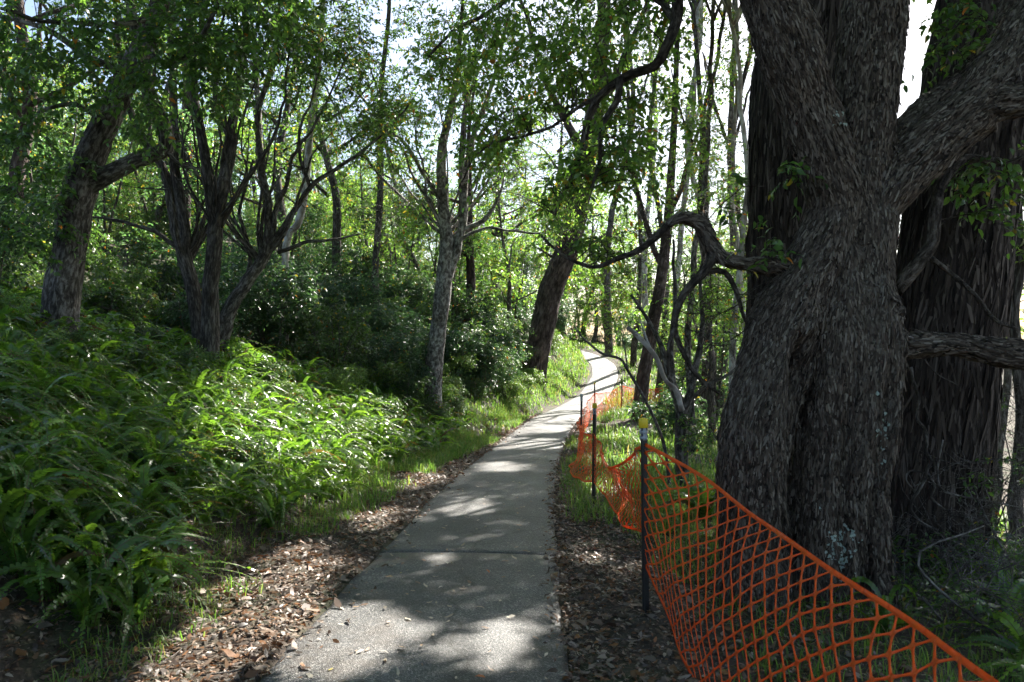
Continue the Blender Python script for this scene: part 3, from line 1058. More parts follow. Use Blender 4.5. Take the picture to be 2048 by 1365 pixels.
for (u, v, Yd, rx, ry, rzz, nb) in [(110, 110, 9.6, 1.1, 1.0, .8, 44), (330, 60, 9.6, 1.2, 1.0, .6, 40), (30, 260, 9.8, .8, .9, .9, 34), (200, -80, 9.5, 1.6, 1.2, .6, 40), (280, 230, 9.6, .6, .6, .5, 16), (520, 20, 9.4, .9, .8, .5, 30), (60, 430, 10.2, .5, .6, .6, 18),
                                    (440, 150, 9.4, .5, .6, .5, 22)]:
    lt.fill(P(u, v, Yd), (rx, ry, rzz), nb, 5, .1, GREEN, (.25, .5), 8, True, .012, .009, .4, .003)
lt.finish()

Y = 14.2
ta = Tree('forked_tree', 'slim dark tree forking low, nearest the elbowed grey tree on the bank', base_of(395, Y), M_DARKBARK, seed=53)
ta.rs = .56
ta.px(down([(396, 640, 24), (376, 545, 23), (350, 440, 20), (322, 335, 15), (265, 235, 12), (240, 110, 9), (225, -60, 6)], Y), Y, 14, .1, .12, wig=.03)
ta.px([(374, 530, 20), (366, 430, 18), (352, 330, 16), (346, 200, 14), (342, 60, 11), (350, -100, 7)], Y, 12, .1, .12, wig=.04)
ta.px([(362, 500, 9), (305, 462, 7), (225, 442, 5), (180, 432, 3)], Y, 6, .1, wig=.04)
ta.px([(372, 520, 7), (410, 440, 6), (440, 330, 4)], Y, 6, .1, wig=.04)
ta.px([(322, 335, 8), (300, 260, 7), (310, 130, 5), (330, 0, 3)], Y, 6, .1, wig=.05)
for (u, v, Yd, rx, ry, rzz, nb) in [(300, 40, 14.2, 1.5, 1.2, 1.0, 50), (240, 160, 14.2, .8, .8, .8, 24)]:
    ta.fill(P(u, v, Yd), (rx, ry, rzz), nb, 5, .095, GREEN, (.3, .5), 8, False, .02, .01)
ta.fan(P(370, 530, 14.2), 7, .045)
ta.twigs(P(330, 430, 14), (1.0, .8, .8), 30, .008)
ta.finish()

Y = 13.7
tb = Tree('twin_stemmed_tree', 'dark upright tree whose trunk splits into two parallel stems on the bank', base_of(420, Y), M_DARKBARK, seed=55)
tb.rs = .58
tb.px(down([(420, 650, 30), (423, 550, 27), (430, 460, 25), (418, 370, 20), (406, 285, 16), (388, 180, 13), (402, 60, 10), (410, -100, 6)], Y), Y, 16, .1, .12, wig=.02)
tb.px([(428, 470, 24), (448, 360, 21), (462, 285, 18), (474, 180, 14), (492, 60, 10), (482, -60, 8)], Y, 14, .1, .12, wig=.03)
tb.px([(440, 455, 10), (488, 365, 9), (520, 322, 7), (562, 230, 5), (580, 100, 3)], Y, 8, .1, wig=.04)
tb.px([(462, 290, 8), (430, 190, 7), (440, 80, 5), (460, -20, 3)], Y, 7, .1, wig=.05)
tb.fan(P(428, 460, 13.7), 6, .05, (2.5, 4.5), 1.0)
tb.twigs(P(440, 250, 13.6), (1.1, .8, 1.2), 40, .008)
for (u, v, Yd, rx, ry, rzz, nb) in [(440, 30, 13.5, 1.5, 1.1, .9, 60), (560, 80, 13.5, .9, .9, .8, 30)]:
    tb.fill(P(u, v, Yd), (rx, ry, rzz), nb, 5, .095, GREEN, (.3, .5), 8, False, .02, .01)
tb.finish()

Y = 14.6
tc = Tree('spreading_tree', 'slender grey tree leaning out over the bank, its bare branches fanning wide', base_of(445, Y), M_GREYBARK, seed=57)
tc.rs = .56
tc.px(down([(442, 665, 28), (488, 575, 23), (530, 512, 18), (536, 420, 12), (522, 330, 11), (516, 230, 10), (548, 120, 8), (560, 0, 5)], Y), Y, 14, .1, .14, wig=.03)
tc.px([(528, 512, 14), (590, 420, 10), (622, 372, 9), (685, 330, 7), (765, 270, 5), (830, 200, 3)], Y, 8, .1, wig=.05)
tc.px([(556, 505, 8), (640, 482, 6), (720, 470, 3)], Y, 6, .1, wig=.04)
tc.px([(540, 492, 10), (560, 400, 9), (582, 340, 7), (602, 250, 5), (640, 140, 3)], Y, 7, .1, wig=.05)
tc.px([(620, 375, 7), (600, 300, 6), (655, 200, 4), (700, 100, 3)], Y, 6, .1, wig=.06)
tc.px([(470, 600, 12), (500, 520, 8), (480, 420, 6), (500, 320, 4)], Y, 6, .1, wig=.06)
tc.fan(P(520, 525, 14.6), 9, .045, (2.0, 4.5), 1.5)
tc.twigs(P(620, 330, 14.4), (1.5, 1.2, 1.4), 110, .008, 4)
for (u, v, Yd, rx, ry, rzz, nb) in [(650, 120, 14.0, 1.1, 1.0, .9, 44), (740, 230, 14, .9, .9, .7, 28), (600, 30, 14, .9, .9, .6, 24)]:
    tc.fill(P(u, v, Yd), (rx, ry, rzz), nb, 5, .09, GREEN, (.3, .5), 8, False, .04, .008)
tc.finish()

wt = Tree('pale_trunked_tree', 'white slanting trunk among the shrubs behind the fanning branches', base_of(575, 20), M_PALEBARK, seed=58)
wt.px(down([(572, 492, 9), (594, 452, 9), (606, 410, 9), (614, 340, 9), (622, 250, 8), (640, 100, 7), (650, -100, 5)], 20), 20, 10, .2, .08)
wt.fill(P(650, 60, 20), (2.2, 2, 1.8), 40, 5, .11, LIGHT, (.4, .7), 8, False, .05, .015)
wt.finish()
pt = Tree('pinkish_trunked_tree', 'straight pinkish trunk seen between the dark forked stems', base_of(368, 22), M_IRONBARK, seed=59)
pt.px(down([(366, 540, 15), (370, 400, 14), (375, 200, 12), (382, 0, 10), (390, -250, 6)], 22), 22, 12, .25, .08)
pt.fill(P(385, -60, 22), (2.4, 2, 2), 40, 5, .12, LIGHT, (.4, .7), 8, False, .03, .015)
pt.finish()

# ---- the pale mottled tree in the middle and the big leaning one by the bend
Y = 19.0
mt = Tree('mottled_tree', 'upright grey mottled trunk forking above the grassy verge, middle of the bank', base_of(868, Y), M_MOTTLED, seed=61)
mt.rs = 0.66
mt.px(down([(867, 748, 27), (876, 665, 25), (884, 600, 24), (890, 540, 22), (893, 480, 20), (886, 400, 17), (884, 300, 14), (905, 200, 10), (920, 80, 7), (930, -80, 4)], Y), Y, 20, .12, .12)
mt.px([(893, 560, 17), (912, 500, 13), (926, 440, 12), (930, 350, 11), (952, 260, 8), (990, 150, 6), (1020, 20, 4)], Y, 12, .12, .1, wig=.04)
mt.px([(893, 492, 9), (920, 462, 8), (965, 442, 7), (992, 405, 5), (1010, 340, 3)], Y, 8, .12, wig=.05)
mt.px([(922, 480, 6), (950, 462, 5), (1005, 458, 4), (1080, 470, 3)], Y, 6, .12, wig=.06)
mt.px([(888, 420, 8), (850, 350, 6), (800, 280, 5), (740, 240, 3)], Y, 7, .12, wig=.08)
mt.px([(930, 340, 7), (960, 300, 6), (1000, 260, 4), (1060, 220, 3)], Y, 7, .12, wig=.08)
mt.fan(P(890, 470, 19), 8, .05, (3, 6), 1.7)
mt.twigs(P(930, 330, 18.8), (1.5, 1.3, 1.6), 70, .01, 4)
for (u, v, Yd, rx, ry, rzz, nb) in [(780, 330, 18.5, 1.3, 1.1, 1.6, 70), (700, 220, 17.5, 1.3, 1.1, 1.1, 44), (860, 180, 18.5, 1.4, 1.2, 1.3, 56), (980, 120, 18.5, 1.3, 1.2, 1.2, 44), (790, 440, 18.4, .8, .8, .8, 26), (900, 20, 18.5, 2.0, 1.4, 1.0, 46), (1040, 330, 18.6, 1.0, .9, 1.1, 26),
                                    (700, 60, 17.5, 1.6, 1.2, .9, 44)]:
    mt.fill(P(u, v, Yd), (rx, ry, rzz), nb, 5, .1, LIGHT, (.3, .6), 8, False, .07, .01)
mt.finish()

Y = 34.0
ln = Tree('ironbark_tree', 'thick dark furrowed trunk leaning towards the path where it bends', base_of(1080, Y), M_IRONBARK, seed=63)
ln.rs = 0.7
ln.px(down([(1068, 735, 36), (1086, 650, 35), (1108, 565, 34), (1134, 500, 33), (1152, 430, 31), (1170, 340, 28), (1192, 200, 24), (1206, 50, 20), (1215, -150, 14)], Y), Y, 40, .16, .08, fiss=.05, across=5, along=1.0)
ln.px([(1176, 340, 14), (1130, 240, 11), (1080, 120, 8), (1040, 0, 5)], Y, 8, .3, wig=.15)
ln.px([(1190, 220, 14), (1250, 120, 10), (1290, 20, 7), (1320, -80, 4)], Y, 8, .3, wig=.15)
for (u, v, Yd, rx, ry, rzz, nb) in [(1040, 350, 33, 2.0, 1.5, 1.7, 44), (1175, 330, 31.5, 1.4, 1.0, 2.0, 40), (1120, 440, 31, 1.4, 1.0, .9, 22), (1090, 100, 33, 2.6, 2, 2.2, 60), (1260, 60, 34, 2.0, 2, 2.0, 36), (1180, -40, 33, 3, 2, 1.6, 50)]:
    ln.fill(P(u, v, Yd), (rx, ry, rzz), nb, 5, .14, LIGHT, (.5, .9), 8, False, .04, .02, tw=.007)
ln.finish()

# ---- the leaning brown trunk beyond the fence
Y = 25.0
rt = Tree('verge_tree', 'brown leaning trunk standing in bright grass just beyond the fence bend', base_of(1278, Y), M_IRONBARK, seed=65)
rt.rs = .66
rt.px(down([(1277, 838, 22), (1286, 760, 20), (1299, 690, 20), (1312, 620, 19), (1325, 540, 17), (1336, 440, 14), (1345, 300, 11), (1352, 150, 9), (1356, -50, 6)], Y), Y, 20, .14, .1, fiss=.02, across=8, along=1)
rt.px([(1325, 540, 9), (1290, 440, 8), (1262, 340, 6), (1240, 250, 4)], Y, 7, .2, wig=.1)
rt.px([(1336, 440, 8), (1370, 350, 7), (1400, 250, 5), (1420, 150, 3)], Y, 7, .2, wig=.1)
for (u, v, Yd, rx, ry, rzz, nb) in [(1260, 330, 24.5, 1.4, 1.2, 1.6, 30), (1390, 300, 25, 1.3, 1.2, 1.4, 26), (1240, 590, 24, 1.1, .9, 1.1, 30), (1200, 640, 24, .7, .7, .5, 14), (1340, 200, 25, 1.2, 1.2, 1.0, 16)]:
    rt.fill(P(u, v, Yd), (rx, ry, rzz), nb, 5, .11, LIGHT, (.4, .7), 8, False, .08, .012, tw=.006)

# ---- tall trees on the downhill side whose crowns shade the path (their crowns lie above the picture)
TALL = [big, s1, s2, rt]
for (x, y, h, r0, k, lab) in [(7.2, 16.5, 17, .17, 71, 'slim tall trunk rising straight through the thicket behind the crooked low branch'),
                              (9.6, 22.5, 18, .2, 72, 'tall grey trunk in the bright thicket, farther off than the crooked low branch'),
                              (11.5, 31, 20, .24, 73, 'tall straight trunk far back in the bright thicket right of the path'),
                              (-4.6, 25.5, 17, .12, 74, 'tall straight trunk standing in the dense shrubs behind the mottled tree')]:
    t = Tree('tall_tree', lab, (x, y, gz(x, y)), M_GREYBARK if k % 2 else M_DARKBARK, seed=k)
    b = np.array([x, y, gz(x, y) - .2])
    rr = t.r
    lean = rr.normal(scale=.6, size=2)
    pts = [b + np.array([lean[0] * f + .15 * rr.normal(), lean[1] * f + .15 * rr.normal(), h * f]) for f in (0, .12, .3, .5, .7, .85, 1)]
    t.limb(pts, [r0 * 1.25, r0, r0 * .9, r0 * .75, r0 * .55, r0 * .35, r0 * .15], 12, .25, .08)
    TALL.append(t)
for (x, y, h, r0, k, lab) in [(-7.5, 1.0, 16, .22, 75, 'tall tree on the bank beside the viewpoint, outside the view'), (4.8, -2.0, 17, .25, 76, 'tall tree downhill of the viewpoint, outside the view'), (-6.0, -7.0, 16, .2, 77, 'tall tree behind the viewpoint, outside the view')]:  # unseen trees, added to carry canopy that blocks skylight
    t = Tree('tall_tree', lab, (x, y, gz(x, y)), M_DARKBARK, seed=k)
    b = np.array([x, y, gz(x, y) - .2])
    pts = [b + np.array([t.r.normal(scale=.2), t.r.normal(scale=.2), h * f]) for f in (0, .2, .4, .6, .8, 1)]
    t.limb(pts, [r0 * 1.25, r0, r0 * .8, r0 * .6, r0 * .4, r0 * .15], 12, .3, .08)
    TALL.append(t)
tx, ty = np.meshgrid(np.arange(-10, 5.2, .36), np.arange(-1.0, 27, .36))
t2x, t2y = np.meshgrid(np.arange(-17, 5, .6), np.arange(-15, 8, .6))
tx = np.concatenate([tx.ravel(), t2x.ravel()])
ty = np.concatenate([ty.ravel(), t2y.ravel()])
tx = tx.ravel() + rng.uniform(-.25, .25, tx.size)
ty = ty.ravel() + rng.uniform(-.25, .25, ty.size)
tz = ground(tx, ty)
lo = np.maximum(8.0 / SUN[2], (1.9 - tz + .49 * ty) / (SUN[2] - .49 * SUN[1]))
tt = lo + rng.uniform(0, 6, len(lo))
tips_all = np.stack([tx, ty, tz], -1) + SUN * tt[:, None]  # crown clusters set sunward of ground points, shaped to shade them
ok = (tips_all[:, 2] < 24) & shaded(tips_all)
tips_all = tips_all[ok]
cent = np.array([[*t.base[:2]] for t in TALL])
cent[0] += (-.5, 1.5)
own = np.argmin(np.linalg.norm(tips_all[:, None, :2] - cent[None], axis=2) + np.array([2.0, 1.5, 1.5] + [0] * (len(TALL) - 3))[None], axis=1)
for i, t in enumerate(TALL):
    q = tips_all[own == i]
    if len(q):
        t.fill(q.mean(0), (1, 1, 1), len(q), 8, .2, GREEN, (.4, .75), 8, False, .02, .02, .35, 0, tips=q)
    if t is big:
        t.finish('branch')
    else:
        t.finish()

# ---- slender trees in the bright thicket beyond the fence
SAPL = [(1392, 17, 9, 30, .2), (1428, 20, 8, 10, .3), (1462, 15, 9, -15, .1), (1478, 24, 9, 20, .3), (1405, 28, 9, -10, .3), (1352, 31, 9, 12, .3), (1442, 33, 10, 25, .3), (1322, 38, 8, 18, .4), (1380, 40, 9, -14, .4),
        (1990, 11, 10, 30, .1), (2035, 9, 16, -10, .1), (1496, 18, 7, -30, .2), (1230, 56, 9, 40, .4), (1260, 50, 7, -20, .4), (1300, 47, 8, 15, .4)]
for i, (u, Yd, r, lean, yl) in enumerate(SAPL):
    x = (u - 1024) / F * Yd
    lab = ('slender trunk at the edge of the dark thicket, right of the broad fissured trunk' if u > 1900 else 'slender grey trunk in the bright thicket between the fence bend and the gnarled tree')
    t = Tree('slender_tree', lab, (x, Yd, gz(x, Yd)), [M_GREYBARK, M_DARKBARK, M_PALEBARK][i % 3], group='slender trees of the dark thicket' if u > 1900 else 'slender trees of the bright thicket', seed=100 + i)
    zb = vpx(u, Yd, gz(x, Yd) - .1)
    rr = t.r
    spec = [(u - lean * .3, zb, r * 1.2)]
    for f in (.25, .5, .75, 1.0):
        spec.append((u + lean * f + rr.normal(scale=17), zb + (-250 - zb) * f, r * (1 - .6 * f)))
    t.px(spec, Yd, 10, .2, .1, wig=.05)
    for _ in range(3):
        f = rr.uniform(.35, .8)
        a = spec[2] if f < .5 else spec[3]
        s = rr.choice([-1, 1])
        t.px([(a[0], a[1], r * .4), (a[0] + s * 30, a[1] - 80, r * .32), (a[0] + s * 55, a[1] - 190, r * .18)], Yd, 6, .2, wig=.08)
    t.twigs(P(u + lean * .5, 400, Yd), (.09 * Yd, 1, .16 * Yd), 22, .008, 4)
    for k in range(6):
        t.fill(P(u + lean * .6 + rr.normal(scale=40), rr.uniform(40, 640), Yd), (.06 * Yd, .8, .06 * Yd), 9, 5, .06 + .0022 * Yd, LIGHT, (.3, .6), 8, False, .08, .01)
    t.finish()

SLENDER = [o for o in COL.objects if o.name.startswith('slender_tree')]

# ---- the bare forked sapling and fallen sticks by the fence
Y = 11.0
fs = Tree('forked_sapling', 'grey bare forked sapling behind the orange mesh, left of the gnarled tree', base_of(1366, Y), M_GREYBARK, cat='sapling', seed=131)
fs.px(down([(1366, 990, 17), (1362, 890, 16), (1362, 820, 14), (1345, 770, 10), (1325, 700, 7), (1296, 640, 5), (1262, 590, 3)], Y), Y, 12, .08, .12)
fs.px([(1362, 830, 12), (1380, 790, 10), (1392, 730, 8), (1405, 650, 6), (1400, 560, 4), (1420, 460, 3)], Y, 8, .08, .1, wig=.02)
fs.px([(1366, 810, 7), (1420, 770, 5), (1470, 740, 4), (1500, 690, 2)], Y, 6, .08, wig=.03)
fs.px([(1350, 780, 7), (1340, 700, 6), (1352, 600, 5), (1345, 480, 3)], Y, 6, .08, wig=.03)
fs.twigs(P(1400, 680, 10.8), (.7, .6, .9), 60, .006, 4)
fs.fill(P(1420, 620, 11), (.6, .5, .8), 12, 4, .07, LIGHT, (.2, .35), 6, False, .05, .006)
fs.fill(P(1400, 860, 10.5), (.5, .5, .35), 14, 5, .07, GREEN, (.2, .35), 7, False, .03, .006)
fs.finish()
ds = Tree('dead_branch', 'bare grey dead branch slanting down from above the fence to the forked sapling', P(1360, 830, 10.4), M_PALEBARK, cat='branch', seed=133)
ds.px([(1254, 655, 5), (1275, 672, 6), (1312, 715, 6), (1330, 760, 6), (1352, 782, 7), (1364, 822, 7)], 10.4, 7, .05, .1)
ds.px([(1318, 725, 3), (1298, 690, 3), (1280, 640, 2)], 10.4, 5, .05)
ds.finish('stem')
ds = Tree("arching_twig", 'thin dark twig arching over the path bend towards the verge tree', P(1330, 900, 9.8), M_TWIG, cat='branch', seed=134)
ds.px([(1150, 655, 2), (1170, 680, 2.6), (1205, 708, 3), (1240, 718, 3.2), (1256, 742, 3.2), (1290, 800, 3.6), (1318, 860, 4), (1332, 910, 4), (1340, 985, 4.5)], 9.8, 6, .06, .1)
ds.px([(1256, 742, 2.4), (1250, 700, 2), (1245, 680, 1.5)], 9.8, 5, .05)
ds.finish('stem')

# ---- pale vines hanging off the broad fissured trunk
vn = Tree('hanging_vine', 'pale twisted vines dangling beneath the low limb of the gnarled tree', P(1860, 1000, 6.2), M_GREYBARK, cat='vine', seed=141)
vn.rs = .6
vn.px([(1822, 735, 5), (1832, 770, 5), (1836, 830, 5), (1852, 880, 5), (1858, 930, 5), (1850, 960, 5), (1830, 985, 5), (1822, 1010, 5), (1836, 1040, 4), (1870, 1060, 3)], 6.2, 7, .03, .15, wig=.02)
vn.px([(1855, 945, 4), (1870, 975, 4), (1862, 995, 3.5), (1890, 1020, 3)], 6.2, 6, .04)
vn.px([(1886, 880, 3.5), (1876, 930, 3.5), (1880, 975, 3.5), (1910, 990, 3), (1990, 1005, 2.5), (2060, 1020, 2)], 6.2, 6, .05)
vn.px([(1830, 985, 3), (1812, 960, 3), (1820, 942, 3), (1845, 945, 2.5)], 6.2, 6, .03)
vn.px([(1836, 700, 2), (1870, 745, 2), (1915, 770, 1.5)], 6.2, 5, .05)
vn.finish('stem')

# ---- tangled dark shrub at the right edge
for (u, v, Yd, rx, k, lab) in [(1985, 1010, 6.4, .75, 151, 'tangle of bare dark twigs beside the broad fissured trunk'), (2060, 880, 7.5, .8, 152, 'twiggy bush reaching in at the edge, above the tangle of dark twigs'), (1975, 1180, 6.0, .5, 153, 'low dark leafy bush under the tangle of twigs'),
                               (1900, 1290, 5.2, .4, 154, 'low dark bush behind the near mesh, at the foot of the trunks'), (2030, 1290, 4.6, .45, 155, 'dark leafy bush in the bottom corner beyond the mesh'), (1820, 1180, 6.4, .35, 156, 'small bush between the gnarled tree and the fissured trunk')]:
    c = P(u, v, Yd)
    t = Tree('tangled_bush', lab, (c[0], c[1], gz(c[0], c[1])), M_TWIG, cat='bush', seed=k)
    for j in range(7):
        b = np.array([c[0] + t.r.normal(scale=.25), c[1] + t.r.normal(scale=.2), gz(c[0], c[1]) - .05])
        e = c + t.r.normal(scale=.4, size=3)
        t.limb([b, (b + e) / 2 + t.r.normal(scale=.2, size=3), e], [.012, .009, .004], 5, .1)
    t.twigs(c, (rx, .5, .6), 70, .006, 5)
    t.fill(c, (rx, .5, .55), 12 if k < 153 else 26, 4, .06, GREEN, (.15, .3), 6, False, .03, .005)
    t.finish('stems', 'foliage')


# ------------------------------------------------------------------ copied trees and shrubs of the background
def proto_tree(k, h, r0, bark, pal, L, nb, crown_lo=.4, wide=.28):
    t = Tree('background_tree', None, (0, 0, 0), bark, seed=k)
    rr = t.r
    top = np.array([rr.normal(scale=.06) * h, rr.normal(scale=.06) * h, h])
    pts = [np.array([0, 0, -.3])] + [top * f + np.array([*rr.normal(scale=.015 * h, size=2), 0]) for f in (.2, .4, .6, .8, 1)]
    t.limb(pts, [r0 * 1.2, r0, r0 * .85, r0 * .65, r0 * .4, r0 * .15], 10, .3, .1)
    for j in range(7):
        f = rr.uniform(crown_lo, .85)
        a = rr.uniform(0, 2 * math.pi)
        d = np.array([math.cos(a), math.sin(a), rr.uniform(.3, .9)])
        s = top * f
        ln_ = h * wide * rr.uniform(.6, 1.1)
        t.limb([s, s + d * ln_ * .5 + rr.normal(scale=.05 * h * .5, size=3), s + d * ln_], [r0 * .4, r0 * .28, r0 * .1], 6, .3, .05, wig=.08)
        t.fill(s + d * ln_ * .85, np.array([1, 1, .7]) * h * wide * .42, nb, 5, L, pal, (.4, .8), 8, False, .04, .02, tw=.006, carve=False)
    t.fill(top, np.array([1, 1, .7]) * h * wide * .5, nb, 5, L, pal, (.4, .8), 8, False, .04, .02, tw=.006, carve=False)
    t.finish()
    return t.root


def proto_shrub(k, h, w, pal, L, nb, six=False):
    t = Tree('shrub', None, (0, 0, 0), M_TWIG, M_SHRUB, 'shrub', seed=k)
    rr = t.r
    for j in range(6):
        a = rr.uniform(0, 2 * math.pi)
        e = np.array([math.cos(a) * w * .6 * rr.random(), math.sin(a) * w * .6 * rr.random(), h * rr.uniform(.5, .9)])
        t.limb([np.array([e[0] * .15, e[1] * .15, -.1]), e * .5 + rr.normal(scale=.06, size=3), e], [.02, .014, .006], 5, .15)
    for j in range(5):
        c = np.array([*rr.normal(scale=w * .3, size=2), h * rr.uniform(.3, .8)])
        t.fill(c, (w * .42, w * .42, h * .22), nb, 5, L, pal, (.25, .5), 9, six, .015, .008, .4, .003, carve=False)
    t.fill(np.array([0, 0, h * .3]), (w * .75, w * .75, h * .25), nb, 5, L, pal, (.25, .5), 9, six, .015, .008, .4, .003, carve=False)
    t.finish('stems', 'foliage')
    return t.root


def copy_thing(root, loc, rz, sc=1.0, label=None, group=None, tilt=(0, 0)):
    c = root.copy()
    COL.objects.link(c)
    c.location = loc
    c.rotation_euler = (tilt[0], tilt[1], rz)
    c.scale = (sc, sc, sc)
    for ch in root.children:
        d = ch.copy()
        COL.objects.link(d)
        d.parent = c
    tag(c, label, None, group)
    return c


ORD = ['first'] + 'second third fourth fifth sixth seventh eighth ninth tenth eleventh twelfth thirteenth fourteenth fifteenth sixteenth seventeenth eighteenth nineteenth twentieth twenty-first twenty-second twenty-third twenty-fourth twenty-fifth twenty-sixth twenty-seventh twenty-eighth twenty-ninth thirtieth'.split()


def rank_labels(objs):
    """Things that share a label are told apart by their order across the view."""
    by = {}
    for o in objs:
        by.setdefault(o['label'], []).append(o)
    for lab, os_ in by.items():
        if 1 < len(os_) <= 60:
            os_.sort(key=lambda o: o.location.x / max(o.location.y, .1))
            n = len(os_)
            for i, o in enumerate(os_):
                o['label'] = lab + ', ' + (ORD[i] + ' from the left' if i < (n + 1) // 2 else ORD[n - 1 - i] + ' from the right')


def scatter(protos, spots, label_of):
    """First use of a prototype moves it, later ones copy it."""
    used = set()
    for i, (x, y, s) in enumerate(spots):
        pr = protos[i % len(protos)]
        lab, grp = label_of(x, y)
        rz = rng.uniform(0, 6.28)
        loc = (float(x), float(y), gz(x, y))
        tl = tuple(rng.normal(scale=.05, size=2))
        if pr.name not in used:
            used.add(pr.name)
            first[pr.name] = (loc, rz, s, lab, grp, tl)
        else:
            copy_thing(pr, loc, rz, s, lab, grp, tl)
    for pr in protos:
        loc, rz, s, lab, grp, tl = first[pr.name]
        pr.location = loc
        pr.rotation_euler = (tl[0], tl[1], rz)
        pr.scale = (s, s, s)
        tag(pr, lab, None, grp)


first = {}
tp = [proto_tree(201, 10, .16, M_GREYBARK, LIGHT, .15, 12, .25), proto_tree(202, 12, .2, M_DARKBARK, GREEN, .15, 12, .2), proto_tree(203, 9, .12, M_PALEBARK, LIGHT, .14, 11, .2),
      proto_tree(204, 13, .22, M_IRONBARK, GREEN, .16, 12, .3), proto_tree(205, 8, .1, M_GREYBARK, LIGHT, .14, 11, .12, .34)]
spots = []
for _ in range(4000):
    y = rng.uniform(17, 95)
    x = rng.uniform(-.75, .62) * y
    d = x - float(path_x(y))
    if y > 62:
        d = 9
    if -3.2 < d < 4.5 or (x > 2 and y < 34):
        continue
    u = 1024 + x / y * F
    if 1130 < u < 1290 and y < 64:
        continue
    if u > 1300 and rng.random() < .45:
        continue
    if u > 240 and y < 26:
        continue
    if 330 < u < 540 and y < 55:
        continue
    if u < 700 and rng.random() < .1:
        continue
    hit_path = False
    for hh in (4, 7, 10):
        sx, sy = x - SUN[0] / SUN[2] * hh, y - SUN[1] / SUN[2] * hh
        if 19 < sy < 64 and abs(sx - float(path_x(sy))) < 4.0:
            hit_path = True
    if hit_path and rng.random() < .95:
        continue
    if any((x - a) ** 2 + (y - b) ** 2 < (2.3 + .03 * y) ** 2 for a, b, _s in spots):
        continue
    spots.append((x, y, rng.uniform(.75, 1.25)))
    if len(spots) >= 100:
        break


for _ in range(3000):
    y = rng.uniform(40, 88)
    u = rng.uniform(1090, 1500)
    x = (u - 1024) / F * y
    if abs(x - float(path_x(y))) < 4.5 and y < 64:
        continue
    if any(19 < y - SUN[1] / SUN[2] * hh < 60 and abs(x - SUN[0] / SUN[2] * hh - float(path_x(y - SUN[1] / SUN[2] * hh))) < 5.5 for hh in (7, 10, 13, 16, 20)):
        continue
    if any((x - a) ** 2 + (y - b) ** 2 < 9 for a, b, _s in spots):
        continue
    spots.append((x, y, rng.uniform(1.3, 2.0)))
    if len(spots) >= 128:
        break


def tree_label(x, y):
    u = 1024 + x / y * F
    if u < 700:
        return ('leafy tree far up the wooded slope' if y > 38 else 'leafy tree close behind the fern bank'), 'trees of the wooded slope'
    if u < 1250:
        return 'leafy tree beyond the far shrubs', 'trees at the far end of the path'
    return 'thin-crowned tree against white sky', 'trees against the white sky'


for o in SLENDER:
    o['label'] = o['label'].replace(' between the fence bend and the gnarled tree', '').replace(' at the edge of the dark thicket, right of the broad fissured trunk', ' in the dark thicket beside the fissured trunk')
rank_labels(SLENDER)
scatter(tp, spots, tree_label)
rank_labels([o for o in COL.objects if o.name.startswith('background_tree') and 'label' in o])

sp = [proto_shrub(301, 1.7, 1.5, BLUE, .105, 15), proto_shrub(302, 2.3, 1.7, GREEN, .11, 16), proto_shrub(303, 1.2, 1.3, LIGHT, .09, 14), proto_shrub(304, 2.9, 1.8, BLUE, .12, 18), proto_shrub(305, 1.0, 1.0, GREEN, .085, 14)]
spots = []
for _ in range(9000):
    y = rng.uniform(13, 70)
    x = rng.uniform(-.72, .35) * y
    d = x - float(path_x(y))
    s = -d - float(toe_l(y))
    if d < 0:
        if s < .75 or (y < 17.5 and s < 3.0) or (y < 15 and s < 5):
            continue
        sc = rng.uniform(.7, 1.1) * (.6 if s < 1.6 else 1)
    else:
        if d < 3.6 or y < 15:
            continue
        if y < 40 and rng.random() < .6:
            continue
        sc = rng.uniform(.55, .9)
    if any((x - a) ** 2 + (y - b) ** 2 < (.5 + .022 * y) ** 2 for a, b, _s in spots):
        continue
    spots.append((x, y, sc))
    if len(spots) >= 190:
        break


for _ in range(400):
    y = rng.uniform(64, 84)
    x = rng.uniform(-.02, .4) * y
    if all((x - a) ** 2 + (y - b) ** 2 > 1.6 ** 2 for a, b, _s in spots):
        spots.append((x, y, rng.uniform(.8, 1.4)))
    if len(spots) >= 220:
        break


for _ in range(900):
    y = rng.uniform(18, 34)
    s = rng.uniform(.5, 7)
    x = float(path_x(y)) - float(toe_l(y)) - s
    if all((x - a) ** 2 + (y - b) ** 2 > (.75 + .2 * (s > 2)) ** 2 for a, b, _s in spots):
        spots.append((x, y, rng.uniform(.45, .75) if s < 1.5 else rng.uniform(.6, 1.0)))
    if len(spots) >= 298:
        break


def shrub_label(x, y):
    u = 1024 + x / y * F
    d = x - float(path_x(y))
    if d > 0:
        return 'shrub beyond the orange fence', 'shrubs beyond the fence'
    if y > 36:
        return 'shrub above the far bend', 'shrubs by the far bend'
    if u < 620:
        return 'shrub behind the forked stems', 'shrubs behind the forked stems'
    return 'shrub around the mottled tree', 'shrubs around the mottled tree'


scatter(sp, spots, shrub_label)
LOOK = ['low bluish', 'tall green', 'small light green', 'tall bluish', 'small dark green']
for o in COL.objects:
    if o.name.startswith('shrub') and 'label' in o:
        fol = [c.data.name for c in o.children if c.name.startswith('foliage')][0]
        k = [[c.data.name for c in p_.children if c.name.startswith('foliage')][0] for p_ in sp].index(fol)
        o['label'] = LOOK[k] + ' shrub ' + o['label'].split('shrub ', 1)[1]
rank_labels([o for o in COL.objects if o.name.startswith('shrub') and 'label' in o])

